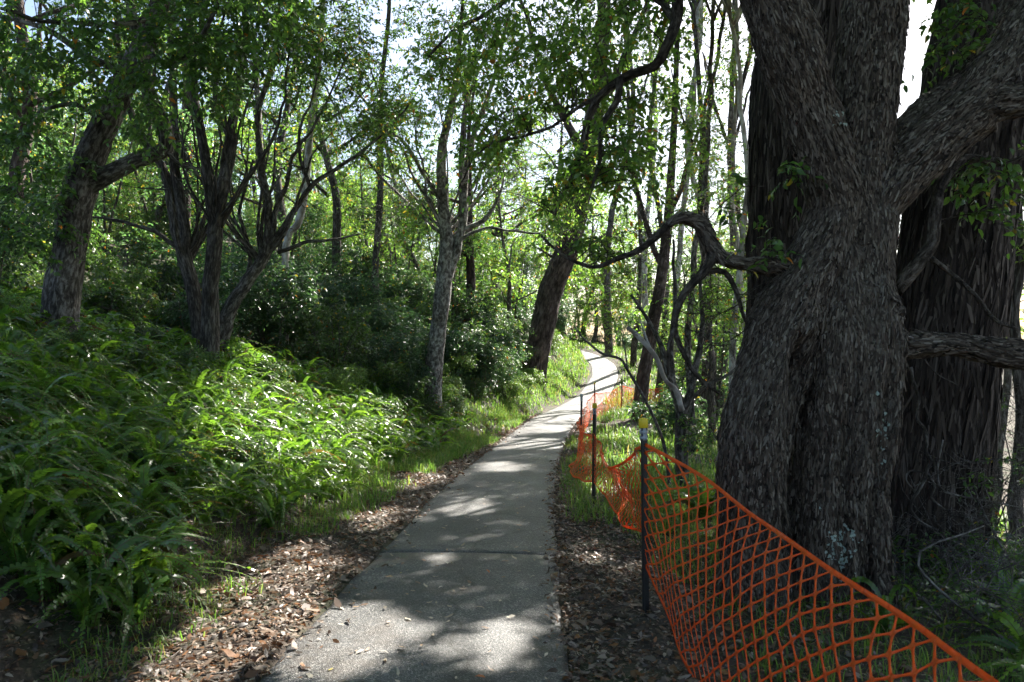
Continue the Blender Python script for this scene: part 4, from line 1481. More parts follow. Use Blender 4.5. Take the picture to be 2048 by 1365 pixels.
# small leafy trees of the understorey, foliage almost to the ground
def proto_under(k, h, pal, L):
    t = Tree('understorey_tree', None, (0, 0, 0), [M_GREYBARK, M_DARKBARK][k % 2], seed=k)
    rr = t.r
    for j in range(3):
        a = rr.uniform(0, 6.28)
        e = np.array([math.cos(a) * h * .2, math.sin(a) * h * .2, h * rr.uniform(.75, .95)])
        t.limb([np.array([0, 0, -.2]), e * np.array([.3, .3, .35]) + rr.normal(scale=.1, size=3), e * np.array([.7, .7, .7]), e], [.06, .045, .03, .01], 7, .25, .08, wig=.05)
    for j in range(11):
        a = rr.uniform(0, 6.28)
        ra = h * rr.uniform(.08, .34)
        c = np.array([math.cos(a) * ra, math.sin(a) * ra, h * rr.uniform(.18, .95)])
        t.fill(c, np.array([.17, .17, .11]) * h, 11, 5, L, pal, (.3, .6), 8, False, .03, .012, tw=.004, carve=False)
    t.finish()
    return t.root


up_ = [proto_under(501, 5.5, LIGHT, .12), proto_under(502, 4.5, BLUE, .12), proto_under(503, 6.5, GREEN, .13), proto_under(504, 5.0, BLUE * 1.25, .11)]
uspots = []
for _ in range(6000):
    y = rng.uniform(18.5, 80)
    x = rng.uniform(-.74, .42) * y
    d = x - float(path_x(y))
    u = 1024 + x / y * F
    if y < 62 and -d - float(toe_l(y)) < 2.4 and d < 5.5:
        continue
    if d > 0 and y < 62 and (y < 26 or rng.random() < .5):
        continue
    if y < 26 and u > 480:
        continue
    if any(19 < y - SUN[1] / SUN[2] * hh < 62 and abs(x - SUN[0] / SUN[2] * hh - float(path_x(y - SUN[1] / SUN[2] * hh))) < 2.8 for hh in (2, 3.5, 5.5)) and rng.random() < .93:
        continue
    if any((x - a) ** 2 + (y - b) ** 2 < (1.5 + .02 * y) ** 2 for a, b, _s in uspots):
        continue
    uspots.append((x, y, rng.uniform(.75, 1.25)))
    if len(uspots) >= 120:
        break


def under_label(x, y):
    u = 1024 + x / y * F
    if u < 480:
        return 'small leafy tree up behind the elbowed tree', 'small trees of the wooded slope'
    if u < 900:
        return 'small leafy tree on the slope beyond the shrubs', 'small trees beyond the shrubs'
    if u < 1300:
        return 'small leafy tree past the far bend', 'small trees past the far bend'
    return 'small leafy tree in the bright thicket', 'small trees of the bright thicket'


for (u, y) in [(1345, 29), (1400, 33), (1430, 27), (1470, 32), (1350, 52), (1400, 48), (1460, 44), (1270, 66), (1210, 70), (1160, 74), (1330, 60), (1500, 38)]:
    uspots.append(((u - 1024) / F * y, y, rng.uniform(.7, 1.1)))
scatter(up_, uspots, under_label)
rank_labels([o for o in COL.objects if o.name.startswith('understorey_tree') and 'label' in o])
for i in range(34):
    y = rng.uniform(5.5, 17)
    s_ = rng.uniform(.3, 5)
    x = float(path_x(y)) - float(toe_l(y)) - s_
    if x / y < -.75:
        continue
    copy_thing(sp[4 if i % 3 else 2], (x, y, gz(x, y)), rng.uniform(0, 6.28), rng.uniform(.38, .62), 'small leafy weed poking up between the sword ferns of the bank', 'weeds among the ferns')['category'] = 'weed'

# ------------------------------------------------------------------ sword ferns of the bank
def fern_geo(k, nf, pairs, lmin, lmax):
    r = np.random.default_rng(k)
    g = Geo()
    for f in range(nf):
        az = f / nf * 2 * math.pi + r.normal(scale=.3)
        L = r.uniform(lmin, lmax)
        out = np.array([math.cos(az), math.sin(az), 0])
        side = np.array([-out[1], out[0], 0])
        lift = r.uniform(.55, 1.15)
        t = np.linspace(0, 1, pairs + 1)
        arch = r.uniform(.85, 1.3)
        hx = L * (.2 * t + .62 * t ** 1.9) * (1.2 - .5 * lift)
        hz = L * (lift * 1.15 * t - lift * arch * .85 * t ** 2.4)
        sway = L * r.normal(scale=.12) * t ** 2
        C = out[None] * hx[:, None] + np.array([0, 0, 1.])[None] * hz[:, None] + side[None] * sway[:, None] + np.array([*r.normal(scale=.03, size=2), 0])
        T = norm(np.gradient(C, axis=0))
        S = norm(np.cross(T, np.array([0, 0, 1.]) + r.normal(scale=.35, size=3)))
        U = np.cross(S, T)
        w = .03 * (L / .75) ** .5 * np.minimum(1, .35 + t / .18) * (1 - t ** 3.2) + .004
        ds = L / pairs
        base_c = GREEN[r.integers(0, 5)] * r.uniform(.9, 1.5) if r.random() > .06 else np.array([.075, .05, .028])
        if base_c[1] > base_c[0]:
            base_c = base_c * np.array([1.12, 1.22, .95])
        for sg in (-1, 1):
            c0 = C[1:] - T[1:] * ds * .56
            c1 = C[1:] + T[1:] * ds * .50
            tip = C[1:] + S[1:] * sg * w[1:, None] + T[1:] * ds * .55 + U[1:] * (r.uniform(-.25, .12) * w[1:, None]) + r.normal(scale=.003, size=(pairs, 3))
            tip0 = tip - T[1:] * ds * .5 - S[1:] * sg * w[1:, None] * .12
            V = np.stack([c0, c1, tip, tip0], 1).reshape(-1, 3)
            Q = np.arange(pairs)[:, None] * 4 + np.array([[0, 1, 2, 3]] if sg > 0 else [[3, 2, 1, 0]])
            col = np.repeat(base_c[None] * r.uniform(.85, 1.15, (pairs, 1)), 4, 0)
            g.add(V, [Q], col)
        a = C + S * .0022
        b = C - S * .0022 + U * .002
        V = np.stack([a, b], 1).reshape(-1, 3)
        i = np.arange(pairs) * 2
        g.add(V, [np.stack([i, i + 1, i + 3, i + 2], -1)], np.tile([.09, .07, .03], (len(V), 1)))
    return g


def baked(geos, xs, ys, zs, rots, scs, tilts=None):
    out = Geo()
    for i in range(len(xs)):
        g = geos[i % len(geos)]
        V = np.concatenate(g.V)
        c, s = math.cos(rots[i]), math.sin(rots[i])
        W = np.stack([V[:, 0] * c - V[:, 1] * s, V[:, 0] * s + V[:, 1] * c, V[:, 2]], -1) * scs[i]
        W = W + np.array([xs[i], ys[i], zs[i]])
        out.add(W, [np.concatenate(g.F[k]) for k in (3, 4) if g.F[k]], np.concatenate(g.C))
    return out


fern_fine = [fern_geo(400 + i, 15 + i % 4, 34, .65, 1.25) for i in range(9)]
fern_mesh = [g.mesh('fern_fronds', M_FERN, smooth=False) for g in fern_fine]
fern_coarse = [fern_geo(430 + i, 12, 18, .65, 1.25) for i in range(6)]
cand = []
for _ in range(30000):
    y = rng.uniform(3.6, 21)
    x = rng.uniform(-13, -1.0)
    d = x - float(path_x(y))
    s = -d - float(toe_l(y))
    edge = .0 + .35 * math.sin(y * 1.7) * math.sin(y * .6 + 1)
    if y < 4.6 + .2 * max(0, s) or s < edge + .1 or s > 8.5 or (y > 17 and (s < .3 or s > 3.5)):
        continue
    if x / y < -.78:
        continue
    cand.append((x, y, s))
cand = np.array(cand)
keep = []
cell = {}
for x, y, s in cand:
    dmin = .165 + .008 * y
    cx_, cy_ = int(x / .5), int(y / .5)
    near = [q for a in (-1, 0, 1) for b in (-1, 0, 1) for q in cell.get((cx_ + a, cy_ + b), [])]
    if any((x - q[0]) ** 2 + (y - q[1]) ** 2 < dmin * dmin for q in near):
        continue
    cell.setdefault((cx_, cy_), []).append((x, y))
    keep.append((x, y, s))
keep = np.array(keep)
# ferns that show: largest in the picture first, the front rows before those hidden behind them
score = keep[:, 1] + np.maximum(0, keep[:, 2]) * .9
order = np.argsort(score)
FZ = {'dark': ('shaded sword fern at the near dark end of the fern bank', 'ferns at the dark near end'),
      'sun': ('sword fern with glinting arched fronds in the sunlit part of the bank', 'ferns in the sunlit patch'),
      'tree': ('sword fern on the shaded slope around the elbowed grey tree', 'ferns around the elbowed tree'),
      'end': ('sword fern at the far end of the bank, near the mottled tree', 'ferns at the far end of the bank')}
for n_, i in enumerate(order[:300]):
    x, y, s = keep[i]
    z = gz(x, y)
    sunny = any(((x - a[0]) / (a[2] * 1.1)) ** 2 + ((y - a[1]) / (a[3] * 1.1)) ** 2 < 1 for a in GAPS[:3])
    key = 'sun' if sunny else 'end' if y > 15.5 else 'dark' if (y < 8.5 or s < 1.2) else 'tree'
    o = link('sword_fern', fern_mesh[n_ % 9], None, (x, y, z - .02))
    sc = rng.uniform(.62, 1.1)
    o.rotation_euler = (rng.normal(scale=.12), rng.normal(scale=.12) + .12, rng.uniform(0, 6.28))
    o.scale = (sc, sc, sc)
    tag(o, FZ[key][0], 'fern', FZ[key][1])
for n_ in range(46):
    y = rng.uniform(2.6, 8.6)
    x = rng.uniform(1.9, 5.4)
    if (x - 2.35) ** 2 + (y - 5.5) ** 2 < .75 ** 2 or (x - 3.0) ** 2 + (y - 7.6) ** 2 < .6 or x / y > .8:
        continue
    o = link('sword_fern', fern_mesh[n_ % 9], None, (x, y, gz(x, y) - .02))
    sc = rng.uniform(.5, .95)
    o.rotation_euler = (rng.normal(scale=.12), rng.normal(scale=.12), rng.uniform(0, 6.28))
    o.scale = (sc, sc, sc)
    tag(o, 'small sword fern in the dark at the foot of the gnarled tree', 'fern', 'ferns at the foot of the gnarled tree')
rest = keep[order[300:1250]]
g = baked(fern_coarse, rest[:, 0], rest[:, 1], ground(rest[:, 0], rest[:, 1]) - .02, rng.uniform(0, 6.28, len(rest)), rng.uniform(.65, 1.1, len(rest)))
tag(link('fern_undergrowth', g.mesh('fern_undergrowth', M_FERN, smooth=False)), 'mass of sword ferns covering the bank behind the front rows', 'ferns', kind='stuff')


# ------------------------------------------------------------------ grass
def blades(g, x, y, z, L, lean, pal, r=rng, w=.006):
    n = len(x)
    az = r.uniform(0, 2 * np.pi, n)
    o = np.stack([np.cos(az), np.sin(az), np.zeros(n)], -1)
    sd = np.stack([-o[:, 1], o[:, 0], np.zeros(n)], -1)
    p = np.stack([x, y, z], -1)
    L = L[:, None]
    lean = lean[:, None]
    w = np.broadcast_to(w, (n,))[:, None]
    m = p + o * L * lean * .4 + np.array([0, 0, 1.]) * L * (.62 - .2 * lean)
    t = p + o * L * lean * 1.05 + np.array([0, 0, 1.]) * L * (1 - .8 * lean)
    V = np.stack([p - sd * w, p + sd * w, m + sd * w * .8, m - sd * w * .8, t], 1)
    b = np.arange(n)[:, None] * 5
    col = pal[r.integers(0, len(pal), n)] * r.uniform(.8, 1.5, (n, 1))
    dry = r.random(n) < .06
    col[dry] = np.array([.22, .17, .08]) * r.uniform(.6, 1.1, (dry.sum(), 1))
    g.add(V.reshape(-1, 3), [b + np.array([[0, 1, 2, 3]]), b + np.array([[3, 2, 4]])], np.repeat(col, 5, 0))


GRASS = np.array([[.07, .13, .028], [.09, .155, .035], [.055, .105, .025], [.12, .165, .045], [.1, .12, .045]])
g = Geo()


def grass_area(n, ya, yb, fd, dens, L, w=.006, clump=.06):
    """n tufts of blades between ya and yb; fd(u) gives the offset from the path's middle, dens(d, y) thins them."""
    y = rng.uniform(ya, yb, n)
    d = fd(rng.random(n), y)
    x = path_x(y) + d
    k = rng.random(n) < dens(x, y, d)
    x, y = x[k], y[k]
    nb = 9
    x = np.repeat(x, nb) + rng.normal(scale=clump, size=len(x) * nb)
    y = np.repeat(y, nb) + rng.normal(scale=clump, size=len(y) * nb)
    ok = np.abs(x - path_x(y)) > HALF + .04
    x, y = x[ok], y[ok]
    blades(g, x, y, ground(x, y) - .01, rng.uniform(*L, len(x)), rng.uniform(.15, 1.0, len(x)), GRASS, w=w)


# left verge: patches at the fern edge, thickening towards the mottled tree
grass_area(1500, 2.8, 12, lambda u, y: -(1.5 + 1.6 * u), lambda x, y, d: .6 * (n2(x, y, 1.1, 3) > -.05), (.05, .2), .004)
grass_area(2600, 9, 26, lambda u, y: -(toe_l(y) - .75 + 1.1 * u), lambda x, y, d: np.clip((y - 8) / 9, 0, 1) * (n2(x, y, .9, 3) > -.35), (.1, .36), .006)
grass_area(900, 20, 48, lambda u, y: -(1.15 + 1.3 * u), lambda x, y, d: .9 + 0 * x, (.12, .35), .011, .12)
grass_area(2200, 17, 40, lambda u, y: -(toe_l(y) + .2 + 4.0 * u), lambda x, y, d: .8 * (n2(x, y, .8, 3) > -.4), (.15, .5), .009, .1)
# right verge: lush beyond the leaf litter and round the fence
grass_area(2600, 5.5, 20, lambda u, y: .95 + 2.6 * u, lambda x, y, d: np.clip((y - 5) / 6, .1, 1) * np.clip((d - .7) / .5, .12, 1) * (n2(x, y, 1.0, 7) > -.4), (.08, .3), .006)
grass_area(3000, 9, 34, lambda u, y: 1.6 + 6.5 * u, lambda x, y, d: .9 * (n2(x, y, .7, 7) > -.5), (.15, .5), .009, .1)
grass_area(1500, 1.6, 9, lambda u, y: 1.75 + 4.2 * u, lambda x, y, d: .85 * (n2(x, y, 1.0, 2) > -.7), (.06, .22), .004)
grass_area(2600, 34, 72, lambda u, y: np.where(u < .3, -(1.2 + 8 * u), 1.2 + 16 * (u - .3)), lambda x, y, d: .95 + 0 * x, (.2, .6), .018, .2)
tag(link('grass', g.mesh('grass', M_GRASS, smooth=False)), 'tufts of bright green grass along both verges of the path', 'grass', kind='stuff')

# ------------------------------------------------------------------ leaf litter of the verges
LIT = np.array([[.2, .13, .085], [.13, .085, .06], [.3, .22, .16], [.38, .31, .25], [.25, .12, .05], [.09, .06, .045], [.32, .15, .06], [.22, .18, .15], [.42, .36, .3]])
g = Geo()


def litter(n, x, y, L, lift=.0):
    z = ground(x, y) + .006 + np.abs(rng.normal(scale=.012, size=n)) + lift
    a = rng.uniform(0, 2 * np.pi, n)
    d = np.stack([np.cos(a), np.sin(a), rng.normal(scale=.25, size=n)], -1)
    nn = norm(np.array([0, 0, 1.]) + .45 * rng.normal(size=(n, 3)))
    Ls = L * np.clip(rng.lognormal(-.1, .5, n), .3, 2.6)
    col = LIT[rng.integers(0, len(LIT), n)] * rng.uniform(.25, .8, (n, 1)) * np.array([1.0, .97, .95])
    leaves(g, np.stack([x, y, z], -1), d, nn, Ls, Ls * rng.uniform(.22, .5, n), col, True, rng.choice([.3, -.2]), rng.uniform(-.3, .4))


for _ in range(4):
    n = 8200
    y = 2.6 + 10 * rng.random(n) ** 1.25
    w = rng.random(n)
    litter(n, path_x(y) - (HALF + .03 + 2.2 * w ** 1.15), y, .04)
    n = 2200
    y = 12 + 16 * rng.random(n)
    w = rng.random(n)
    litter(n, path_x(y) - (HALF + .02 + (toe_l(y) - .6) * w ** 1.4), y, .06)
    n = 4800
    y = 2.2 + 9 * rng.random(n) ** 1.2
    w = rng.random(n)
    litter(n, path_x(y) + (HALF + .01 + 1.9 * w ** 1.4), y, .04)
    n = 500
    y = 10 + 14 * rng.random(n)
    litter(n, path_x(y) + (HALF - .03 + .7 * rng.random(n) ** 1.5), y, .065)
n = 900
y = 2.8 + 9 * rng.random(n) ** 1.2
sg_ = np.where(rng.random(n) < .7, -1, 1)
litter(n, path_x(y) + sg_ * (HALF + .05 + np.where(sg_ < 0, 1.7, 1.0) * rng.random(n) ** 1.3), y, .055, .008)
# thin drift creeping over the path's own edges
n = 700
y = 2.8 + 24 * rng.random(n) ** 1.4
litter(n, path_x(y) - (HALF - .26 * rng.random(n) ** 2.2), y, .05, .055)
n = 500
y = 2.8 + 12 * rng.random(n) ** 1.2
litter(n, path_x(y) + (HALF - .14 * rng.random(n) ** 2), y, .05, .055)
tag(link('leaf_litter', g.mesh('leaf_litter', M_LITTER, smooth=False)), 'brown dry leaf litter heaped along both edges of the path', 'leaf litter', kind='stuff')
# sticks among the litter
for i in range(26):
    y = rng.uniform(3.4, 9)
    sgn = -1 if rng.random() < .7 else 1
    x = float(path_x(y)) + sgn * (HALF + rng.uniform(.05, 1.3 if sgn < 0 else .8))
    a = rng.uniform(0, math.pi)
    ln_ = rng.uniform(.12, .4)
    dv = np.array([math.cos(a), math.sin(a), 0]) * ln_ / 2
    c = np.array([x, y, gz(x, y) + .03])
    gs = Geo()
    p, r = resample([-dv, rng.normal(scale=.02, size=3) * [1, 1, .3], dv], [.005, .0045, .002], .04)
    tube(gs, p, r, 5, True, .1, i)
    tag(link('stick', gs.mesh('stick', M_TWIG, col=False, bco=True), None, c), 'thin dry stick lying in the leaf litter ' + ('left of the path' if sgn < 0 else 'between path and fence'), 'stick', 'sticks in the litter ' + ('left of the path' if sgn < 0 else 'by the fence'))

# ------------------------------------------------------------------ single fallen leaves on the path
lm = []
for i in range(10):
    g = Geo()
    L = .07
    c = np.array([[.42, .36, .27], [.34, .27, .2], [.5, .45, .36], [.25, .17, .1], [.45, .38, .12], [.4, .13, .04], [.3, .24, .19], [.46, .42, .36], [.2, .14, .1], [.38, .33, .26]][i])
    leaves(g, np.zeros((1, 3)) - [[L / 2, 0, 0]], np.array([[1, 0, .05]]), np.array([[0, .1, 1.]]), L, L * (.28 + .03 * (i % 5)), c[None], True, .25 if i % 2 else -.15, .2 if i % 3 else -.25)
    lm.append(g.mesh('fallen_leaf', M_LITTER, smooth=False))
KIND_L = {4: ('yellow fallen leaf lying on the asphalt path', 'yellow leaves on the path'), 5: ('reddish orange fallen leaf lying on the asphalt path', 'orange leaves on the path')}
for i in range(290):
    y = 3.5 + 15 * rng.random() ** 1.6
    k = int(rng.choice([0, 1, 2, 3, 6, 7, 8, 9])) if i > 9 else (4 if i < 6 else 5)
    w = rng.uniform(-.95, .95) * HALF
    x = float(path_x(y)) + w
    o = link('fallen_leaf', lm[k], None, (x, y, float(path_z(y)) + .022 - .018 * (w / HALF) ** 2))
    o.rotation_euler = (rng.normal(scale=.12), rng.normal(scale=.12), rng.uniform(0, 6.28))
    s = rng.uniform(.45, 1.15)
    o.scale = (s, s, s)
    lab, grp = KIND_L.get(k, ('dry pale brown fallen leaf on the near asphalt' if y < 7 else 'dry brown fallen leaf on the farther asphalt', 'brown leaves on the near path' if y < 7 else 'brown leaves on the farther path'))
    tag(o, lab, 'leaf', grp)

# ------------------------------------------------------------------ fence posts
POSTS = [(1.62, .3, None), (.90, 5.0, 'yellow'), (1.06, 9.6, 'yellow'), (1.42, 15.4, 'grey'), (2.80, 25.0, 'yellow'), (4.45, 30.0, None), (6.9, 33.5, None), (9.6, 36.5, None), (12.6, 39.0, None)]
PLAB = ['black steel picket at the near end of the orange mesh', 'black steel picket with bright yellow cap and grey tape, nearest of the fence', 'black steel picket with small yellow cap, second along the fence',
        'black steel picket with grey cap where the mesh bunches up', 'thin black picket with yellow cap in front of the sunlit path', 'thin black picket where the orange mesh turns away from the path', 'thin picket of the far orange mesh behind the verge tree',
        'thin picket of the far orange mesh between slender trunks', 'last picket of the far orange mesh in the thicket']
ZT = []
for (x, y, cap), lab in zip(POSTS, PLAB):
    zb = gz(x, y)
    h = 1.30
    zt = zb + h
    ZT.append(zt)
    root = tag(empty('fence_picket', (x, y, zb)), lab, 'fence post', 'steel pickets of the orange fence')
    g = Geo()
    w, th = .026, .005
    prof = []
    for k in range(3):
        a = math.radians(90 + 120 * k)
        dv, nv_ = np.array([math.cos(a), math.sin(a)]), np.array([-math.sin(a), math.cos(a)])
        b_ = math.radians(90 + 120 * k + 60)
        prof += [dv * w - nv_ * th, dv * w + nv_ * th, np.array([math.cos(b_), math.sin(b_)]) * th * 1.6]
    prof = np.array(prof)
    zs = np.linspace(-.3, h, 12)
    m = len(prof)
    V = np.concatenate([np.c_[prof, np.full(m, z)] for z in zs] + [np.array([[0, 0, h]])])
    i = np.arange(len(zs) - 1)[:, None] * m
    j = np.arange(m)[None]
    Q = np.stack([i + j, i + (j + 1) % m, i + m + (j + 1) % m, i + m + j], -1).reshape(-1, 4)
    e = (len(zs) - 1) * m
    g.add(V, [Q, np.stack([e + np.arange(m), e + (np.arange(m) + 1) % m, np.full(m, len(zs) * m)], -1)])
    tilt = rng.normal(scale=.012, size=2)
    root.rotation_euler = (tilt[0], tilt[1], rng.uniform(0, 1))
    link('shaft', g.mesh('shaft', M_STEEL, smooth=False, col=False), root)
    if cap:
        g = Geo()
        zz_ = [h - .045, h - .043, h + .012, h + .018, h + .02]
        tube(g, np.array([[0, 0, z] for z in zz_]), [.030, .032, .031, .027, .012], 18)
        link('cap', g.mesh('cap', M_YELLOW if cap == 'yellow' else M_TAPE, col=False), root)
        g = Geo()
        zz_ = np.linspace(h - .13, h - .04, 9)
        tube(g, np.array([[.002 * math.sin(z * 90), 0, z] for z in zz_]), [.024 + .004 * math.sin(z * 160) for z in zz_], 14, True, .12, 3)
        link('tape', g.mesh('tape', M_TAPE, col=False), root)
        g = Geo()
        for hz, ln_ in ((h - .20, .2), (.42, .12)):
            p, r = resample([(-.03, -.01, hz), (.0, -.032, hz + .004), (.035, .0, hz), (.0, .03, hz), (-.03, 0, hz + .004), (-.03 - ln_, .05, hz - .02)], [.0022] * 6, .01)
            tube(g, p, r, 5)
        link('tie_wire', g.mesh('tie_wire', M_WIRE, col=False), root)

# ------------------------------------------------------------------ orange barrier mesh
# columns of the sheet between pickets: (top x, y, z), (bottom x, y, z)
def gcol(x, y, lo, hi, lean=0.0):
    z = gz(x, y)
    return ((x + lean, y, z + hi), (x, y, z + lo))


SPANS = [
    [((1.60, .3, .72), (1.55, .35, -.1)), ((1.47, 1.2, .63), (1.15, 1.4, -.15)), ((1.34, 2.06, .65), (1.03, 2.4, -.2)), ((1.355, 2.5, .638), (1.0, 2.9, -.24)), ((1.35, 2.95, .637), (.97, 3.3, -.25)), ((1.316, 3.5, .65), (.96, 3.8, -.24)),
     ((1.27, 4.2, .68), (.95, 4.25, -.16)), ((1.17, 4.75, .76), (.93, 4.65, -.03)), ((.90, 5.0, .90), (.90, 5.0, .08))],
    [((.90, 5.0, .90), (.90, 5.0, .08)), ((.86, 5.5, .78), (.98, 5.6, .06)), ((.87, 6.3, .52), (1.03, 6.4, .0)), ((.93, 7.6, .40), (1.10, 7.7, -.16)), ((1.0, 8.8, .38), (1.12, 8.8, -.24)), ((1.06, 9.6, .40), (1.06, 9.6, -.22))],
    [((1.06, 9.6, .40), (1.06, 9.6, -.22)), ((1.12, 10.8, .22), (1.02, 10.8, -.42)), ((1.16, 12.2, .10), (1.0, 12.2, -.52)), ((1.30, 14.0, .02), (1.2, 14.0, -.66)), ((1.42, 15.4, -.03), (1.42, 15.4, -.78))],
    [((1.42, 15.4, -.03), (1.42, 15.4, -.78)), gcol(1.66, 18, .1, .7), gcol(2.05, 21, .05, .72), gcol(2.4, 23.3, .08, .78), gcol(2.8, 25, .12, .95)],
    [gcol(2.8, 25, .12, .95), gcol(3.25, 26.6, .08, .84), gcol(3.8, 28.2, .1, .86), gcol(4.45, 30, .15, 1.02)],
    [gcol(4.45, 30, .15, 1.02), gcol(5.6, 31.8, .1, .86), gcol(6.9, 33.5, .15, 1.0)],
    [gcol(6.9, 33.5, .15, 1.0), gcol(8.3, 35, .1, .85), gcol(9.6, 36.5, .15, 1.0)],
    [gcol(9.6, 36.5, .15, 1.0), gcol(11, 37.8, .1, .85), gcol(12.6, 39, .15, 1.0)],
]
mesh_root = tag(empty('barrier_mesh', (.9, 5.0, gz(.9, 5.0))), 'sagging orange plastic barrier mesh strung along the steel pickets', 'barrier mesh')
off = np.array(mesh_root.location)
for si, span in enumerate(SPANS):
    top, _ = resample([c[0] for c in span], [.01] * len(span), .03)
    bot, _ = resample([c[1] for c in span], [.01] * len(span), .03)
    K = 400
    f = np.linspace(0, 1, K)
    top = np.stack([np.interp(f, np.linspace(0, 1, len(top)), top[:, a]) for a in range(3)], -1)
    bot = np.stack([np.interp(f, np.linspace(0, 1, len(bot)), bot[:, a]) for a in range(3)], -1)
    mid = (top + bot) / 2
    arc = np.concatenate([[0], np.cumsum(np.linalg.norm(np.diff(mid, axis=0), axis=1))])
    length = arc[-1]
    cellw = .14
    ncol = max(6, int(length / cellw))
    rows = 17

    def sheet(s, t):
        """s 0..1 along, t 0 bottom..1 top."""
        jq = np.stack([s * ncol * .83, t * rows * .61, np.full_like(s, si * 2.3)], -1)
        s, t = np.clip(s + .13 / ncol * vnoise(jq) * (np.minimum(s, 1 - s) > .01), 0, 1), t + .15 / rows * vnoise(jq + 11) * ((t > .01) & (t < .99))
        fi = np.interp(s * length, arc, f)
        T_ = np.stack([np.interp(fi, f, top[:, a]) for a in range(3)], -1)
        B_ = np.stack([np.interp(fi, f, bot[:, a]) for a in range(3)], -1)
        p = B_ + (T_ - B_) * t[:, None]
        along = norm(np.stack([np.interp(fi, f, np.gradient(mid[:, a])) for a in range(3)], -1))
        nrm = norm(np.cross(along, T_ - B_))
        env = np.clip(np.minimum(s, 1 - s) * 8, .1, 1)
        crump = [.035, .07, .08, .05, .05, .05, .05, .05][si]
        slack = .10 if si == 0 else .05
        q = np.stack([s * length * 1.1, t * 2.2, np.full_like(s, si * 3.7)], -1)
        wv = crump * (vnoise(q) + .6 * vnoise(q * 2.3 + 5)) + slack * np.sin(t * np.pi) * (-1 if si == 0 else 1)
        if si == 1:
            wv = wv + .025 * np.sin(t * 13 + s * 9)
        return p + nrm * (env * wv)[:, None] + np.array([0, 0, 1.]) * (env * .4 * crump * vnoise(q * 1.7 + 9))[:, None]

    segs = []
    for j in range(rows):
        i = np.arange(ncol + 1)
        sj = (i + (.5 if j % 2 else 0)) / ncol
        for dlt in (-.5, .5):
            s2_ = sj + dlt / ncol
            ok = (sj <= 1.0001) & (s2_ >= -.0001) & (s2_ <= 1.0001)
            segs.append(np.stack([sj[ok], np.full(ok.sum(), j / rows), s2_[ok], np.full(ok.sum(), (j + 1) / rows)], -1))
    for tt_ in (0.0, 1.0):
        i = np.arange(ncol)
        segs.append(np.stack([i / ncol, np.full(ncol, tt_), (i + 1) / ncol, np.full(ncol, tt_)], -1))
    segs = np.concatenate(segs)
    isedge = segs[:, 1] == segs[:, 3]
    tt_ = [0, .17, .5, .83, 1]
    ww = np.array([.0165, .0064, .0042, .0064, .0165])
    L_, R_ = [], []
    A = sheet(segs[:, 0], segs[:, 1])
    B = sheet(segs[:, 2], segs[:, 3])
    ax = norm(B - A)
    eps = 1e-3
    up_ = norm(sheet(segs[:, 0], np.clip(segs[:, 1] + .02, 0, 1)) - sheet(segs[:, 0], np.clip(segs[:, 1] - .02, 0, 1)))
    al_ = norm(sheet(np.clip(segs[:, 0] + eps * 5, 0, 1), segs[:, 1]) - sheet(np.clip(segs[:, 0] - eps * 5, 0, 1), segs[:, 1]))
    nn = norm(np.cross(al_, up_))
    sd = norm(np.cross(nn, ax))
    cols_ = []
    for t_, w_ in zip(tt_, ww):
        c = A + (B - A) * t_
        hw = np.where(isedge, .011, w_)[:, None] * (1.0 if si < 3 else 1.25)
        cols_ += [c - sd * hw, c + sd * hw]
    V = np.stack(cols_, 1).reshape(-1, 3) - off
    b = np.arange(len(segs))[:, None] * 10
    Q = np.concatenate([b + np.array([[2 * k, 2 * k + 1, 2 * k + 3, 2 * k + 2]]) for k in range(4)])
    g = Geo()
    g.add(V, [Q])
    o = link('mesh_span', g.mesh('mesh_span', M_ORANGE, col=False), mesh_root)
    md = o.modifiers.new('thick', 'SOLIDIFY')
    md.thickness = .0018

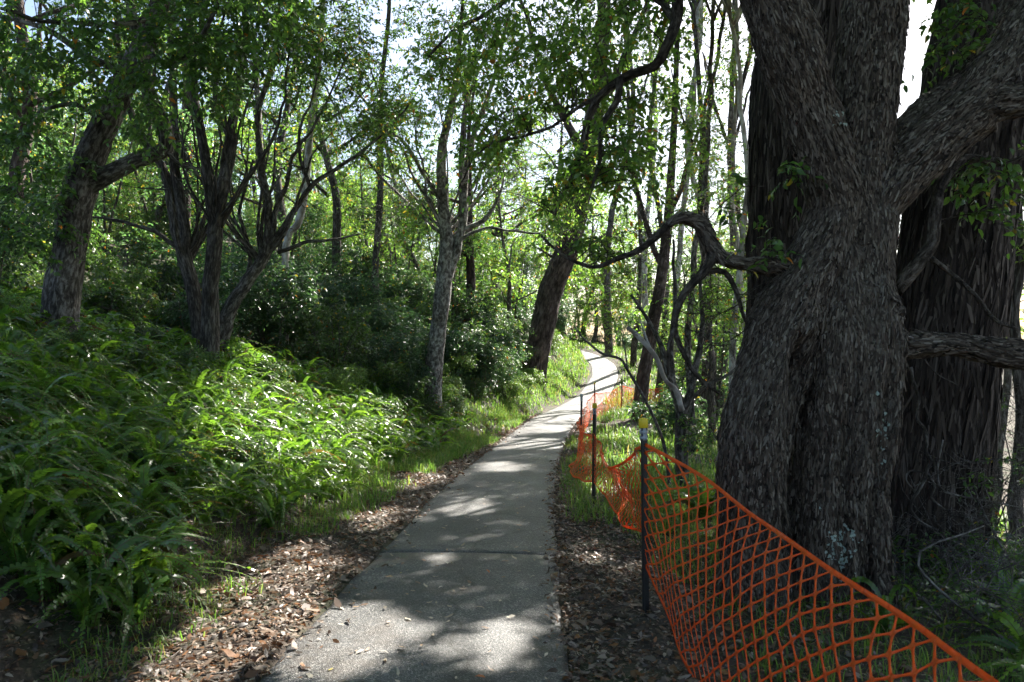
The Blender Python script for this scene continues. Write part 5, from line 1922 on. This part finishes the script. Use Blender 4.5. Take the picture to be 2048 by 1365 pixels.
# ------------------------------------------------------------------ small things at the right edge
for (u, v, Yd, s, lab) in [(1985, 1180, 6.1, .16, 'pale lichen-grey stone in the dark under the tangle of twigs'), (2045, 1250, 5.9, .2, 'larger pale stone cut by the edge, in the dark grass'), (1770, 1200, 5.6, .12, 'small grey stone at the foot of the gnarled tree')]:
    c = P(u, v, Yd)
    c[2] = gz(c[0], c[1]) + s * .25
    g = Geo()
    nu, nv2 = 20, 12
    th, ph = np.meshgrid(np.arange(nu) / nu * 2 * np.pi, np.linspace(.05, np.pi - .05, nv2))
    D = np.stack([np.cos(th) * np.sin(ph), np.sin(th) * np.sin(ph), np.cos(ph)], -1).reshape(-1, 3)
    Rr = s * (1 + .35 * vnoise(D * 1.6 + u) + .12 * vnoise(D * 4))
    V = D * Rr[:, None] * np.array([1.2, .9, .7])
    i = np.arange(nv2 - 1)[:, None] * nu
    j = np.arange(nu)[None]
    g.add(V, [np.stack([i + j, i + nu + j, i + nu + (j + 1) % nu, i + (j + 1) % nu], -1).reshape(-1, 4)])
    tag(link('stone', g.mesh('stone', M_ROCK, col=False), None, c), lab, 'stone')
# lichen rosette on the big bole: small crusty lobes on the bark
from mathutils.bvhtree import BVHTree
bole = [o for o in big.root.children if o.name.startswith('trunk')][0]
bv = BVHTree.FromPolygons([tuple(v.co) for v in bole.data.vertices], [tuple(p.vertices) for p in bole.data.polygons])
g = Geo()
lr = np.random.default_rng(9)
for (u, v, su, sv, n) in [(1682, 1085, 16, 24, 70), (1684, 1130, 7, 18, 24), (1762, 870, 6, 40, 20), (1680, 240, 8, 8, 10)]:
    for _ in range(n):
        d = P(u + lr.normal(scale=su), v + lr.normal(scale=sv), 1.0) - np.array([0, 0, CAMZ])
        hitp = bv.ray_cast(Vector(np.array([0, 0, CAMZ]) - BT_BASE), Vector(d).normalized())
        if hitp[0] is None:
            continue
        p, nrm = np.array(hitp[0]), np.array(hitp[1])
        a = norm(np.cross(nrm, lr.normal(size=3)))
        b = np.cross(nrm, a)
        k = np.arange(7)
        rr_ = .008 * lr.uniform(.6, 1.7) * (1 + .4 * lr.normal(size=7))
        ring = p + nrm * .004 + a * (rr_ * np.cos(k * 2 * np.pi / 7))[:, None] + b * (rr_ * np.sin(k * 2 * np.pi / 7))[:, None] + nrm * (.004 * lr.random((7, 1)))
        g.add(np.concatenate([ring, (p + nrm * .010)[None]]), [np.stack([k, (k + 1) % 7, np.full(7, 7)], -1)])
tag(link('lichen', g.mesh('lichen', M_LICHEN, col=False), big.root), 'pale green lichen crust on the bark', kind='stuff')
